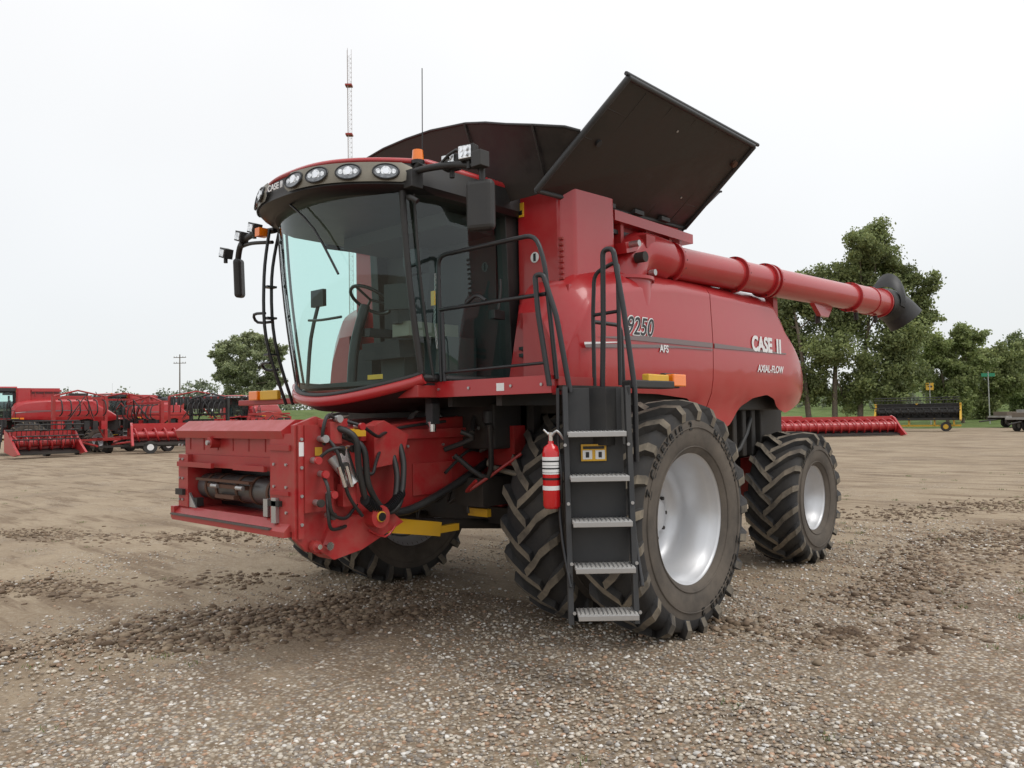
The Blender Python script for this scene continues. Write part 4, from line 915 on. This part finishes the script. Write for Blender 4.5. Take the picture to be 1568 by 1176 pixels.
def tankcar(lat,dep,m,L_=15,rot=0,hop=False):
    b=MB()
    if hop:
        b.prism([(-1.5,1.6),(-1.6,3.0),(-1.3,4.6),(1.3,4.6),(1.6,3.0),(1.5,1.6),(.8,.8),(-.8,.8)],0,-L_/2,L_/2,m)
        for k in range(10): x=-L_/2+k*L_/9;b.box((x-.06,-1.65,1.6),(x+.06,-1.58,4.3),m)
        b.box((-L_/2,-.5,4.6),(L_/2,.5,4.8),CONC)
    else:
        b.cyl((-L_/2,0,2.7),(L_/2,0,2.7),1.55,m,n=32);b.sphere((-L_/2,0,2.7),1.55,m,sc=(.35,1,1));b.sphere((L_/2,0,2.7),1.55,m,sc=(.35,1,1))
        b.cyl((0,0,4.2),(0,0,4.7),.5,m);b.box((-1,-.8,4.3),(1,.8,4.35),DARK);b.tube([(-1,-.8,4.35),(-1,-.8,5.1),(1,-.8,5.1),(1,-.8,4.35)],.04,DARK)
    b.box((-L_/2-.5,-1.2,.95),(L_/2+.5,1.2,1.15),DARK)
    for x in(-L_/2+1.2,-L_/2+2.9,L_/2-2.9,L_/2-1.2):
        for y in(-.75,.75): b.cyl((x,y-.07,.46),(x,y+.07,.46),.46,DARK,n=18)
    o=b.obj('hopper_railcar' if hop else 'tank_railcar');place(o,lat,dep,rot)
for k in range(5): tankcar(-70-17*k,190,RAILB)
for k in range(3): tankcar(93+17*k,190,RAILW,hop=(k%2==1))
def pole(name,lat,dep,h):
    b=MB();b.cyl((0,0,-.3),(0,0,h),.16,WOOD,r1=.10,n=10)
    for z in(h-.6,h-1.7): b.box((-1.2,-.06,z-.06),(1.2,.06,z+.06),WOOD)
    for x in(-1.1,-.6,.6,1.1):
        for z in(h-.5,h-1.6): b.cyl((x,0,z-.05),(x,0,z+.16),.05,CONC,n=8)
    o=b.obj(name);place(o,lat,dep)
pole('utility_pole',-64.5,150,12);pole('utility_pole',91,140,9)
b=MB();b.cyl((0,0,0),(0,0,4.2),.05,STEEL,n=8);b.box((-.38,-.03,3.5),(.38,0,4.2),YEL);b.box((-.2,-.035,3.8),(.2,-.031,3.88),BLKD);b.prism([(.1,3.7),(.1,3.98),(.28,3.84)],1,-.036,-.032,BLKD);o=b.obj('traffic_sign');place(o,40.5,75)
GRN=newmat('green_sign',(.02,.22,.12),.5)
b=MB();b.cyl((0,0,0),(0,0,5.4),.05,STEEL,n=8);b.box((-.7,-.02,4.9),(.7,.02,5.25),GRN);o=b.obj('street_name_sign');place(o,49.3,80)
TOW=newmat('tower_galvanised',(.5,.45,.45),.6,.2);TRD=newmat('beacon_red',(.35,.04,.03),.5)
b=MB();H=77;r=.55;L3=[Vector((r*math.cos(a),r*math.sin(a),0)) for a in(.3,.3+2.094,.3+4.189)]
for p in L3: b.cyl(p,p+Vector((0,0,H)),.045,TOW,n=5)
z=0
while z<H-1:
    for i in range(3):
        b.cyl(L3[i]+Vector((0,0,z)),L3[(i+1)%3]+Vector((0,0,z+1.0)),.022,TOW,n=4,caps=False);b.cyl(L3[i]+Vector((0,0,z)),L3[(i+1)%3]+Vector((0,0,z)),.022,TOW,n=4,caps=False)
    z+=1.0
for z in(58.5,69): b.box((-.7,-.7,z),(.7,.7,z+.35),TRD)
o=b.obj('lattice_radio_tower');place(o,-33.2,160,0,-1)
# ---------------------------------------------------------------- camera
f=1184.0;C=Vector((5.65,-5.82,1.85));D=Sd.copy();R=Sr.copy();Z=Vector((0,0,1))
p=math.radians(2.25);ro=math.radians(1.0)
F=D*math.cos(p)+Z*math.sin(p);U=Z*math.cos(p)-D*math.sin(p);R2=R*math.cos(ro)-U*math.sin(ro);U2=U*math.cos(ro)+R*math.sin(ro)
cam=bpy.data.cameras.new('camera');co=bpy.data.objects.new('camera',cam);scene.collection.objects.link(co)
M=Matrix((R2,U2,-F)).transposed().to_4x4();M.translation=C;co.matrix_world=M
cam.sensor_width=36;cam.lens=36*f/1568;cam.clip_end=6000;cam.clip_start=.05;scene.camera=co
# ---------------------------------------------------------------- light
el=math.radians(58);sdir=Vector((.75,.15,0)).normalized()
sv=Vector((sdir.x*math.cos(el),sdir.y*math.cos(el),math.sin(el)))
sl=bpy.data.lights.new('sun','SUN');sl.energy=1.1;sl.angle=math.radians(28);sl.color=(1,.97,.93);so=bpy.data.objects.new('sun',sl);scene.collection.objects.link(so)
so.rotation_euler=(-sv).to_track_quat('-Z','Y').to_euler();so.location=(0,0,30)
w=bpy.data.worlds.new('World');scene.world=w;w.use_nodes=True;nt=w.node_tree;bg=nt.nodes['Background'];bg.inputs['Strength'].default_value=.113
sk=nt.nodes.new('ShaderNodeTexSky');sk.sky_type='NISHITA';sk.sun_disc=False;sk.sun_elevation=el;sk.sun_rotation=math.atan2(sv.x,sv.y)
tc=nt.nodes.new('ShaderNodeTexCoord');sp=nt.nodes.new('ShaderNodeSeparateXYZ');nt.links.new(tc.outputs['Generated'],sp.inputs[0])
cr=nt.nodes.new('ShaderNodeValToRGB');nt.links.new(sp.outputs[2],cr.inputs[0]);cr.color_ramp.elements[0].position=0;cr.color_ramp.elements[0].color=(.77,.79,.80,1);cr.color_ramp.elements[1].position=.45;cr.color_ramp.elements[1].color=(1,1,1,1)
ns=nt.nodes.new('ShaderNodeTexNoise');ns.inputs['Scale'].default_value=1.3;ns.inputs['Detail'].default_value=3;nt.links.new(tc.outputs['Generated'],ns.inputs['Vector'])
mr=nt.nodes.new('ShaderNodeMapRange');mr.inputs['From Min'].default_value=.3;mr.inputs['From Max'].default_value=.7;mr.inputs['To Min'].default_value=9.2;mr.inputs['To Max'].default_value=10.5;nt.links.new(ns.outputs['Fac'],mr.inputs['Value'])
vs=nt.nodes.new('ShaderNodeVectorMath');vs.operation='SCALE';nt.links.new(cr.outputs[0],vs.inputs[0]);nt.links.new(mr.outputs[0],vs.inputs['Scale'])
mx=nt.nodes.new('ShaderNodeMix');mx.data_type='RGBA';mx.inputs[0].default_value=.90;nt.links.new(sk.outputs[0],mx.inputs[6]);nt.links.new(vs.outputs[0],mx.inputs[7]);nt.links.new(mx.outputs[2],bg.inputs['Color'])
scene.view_settings.view_transform='Standard';scene.view_settings.look='None';scene.view_settings.exposure=0
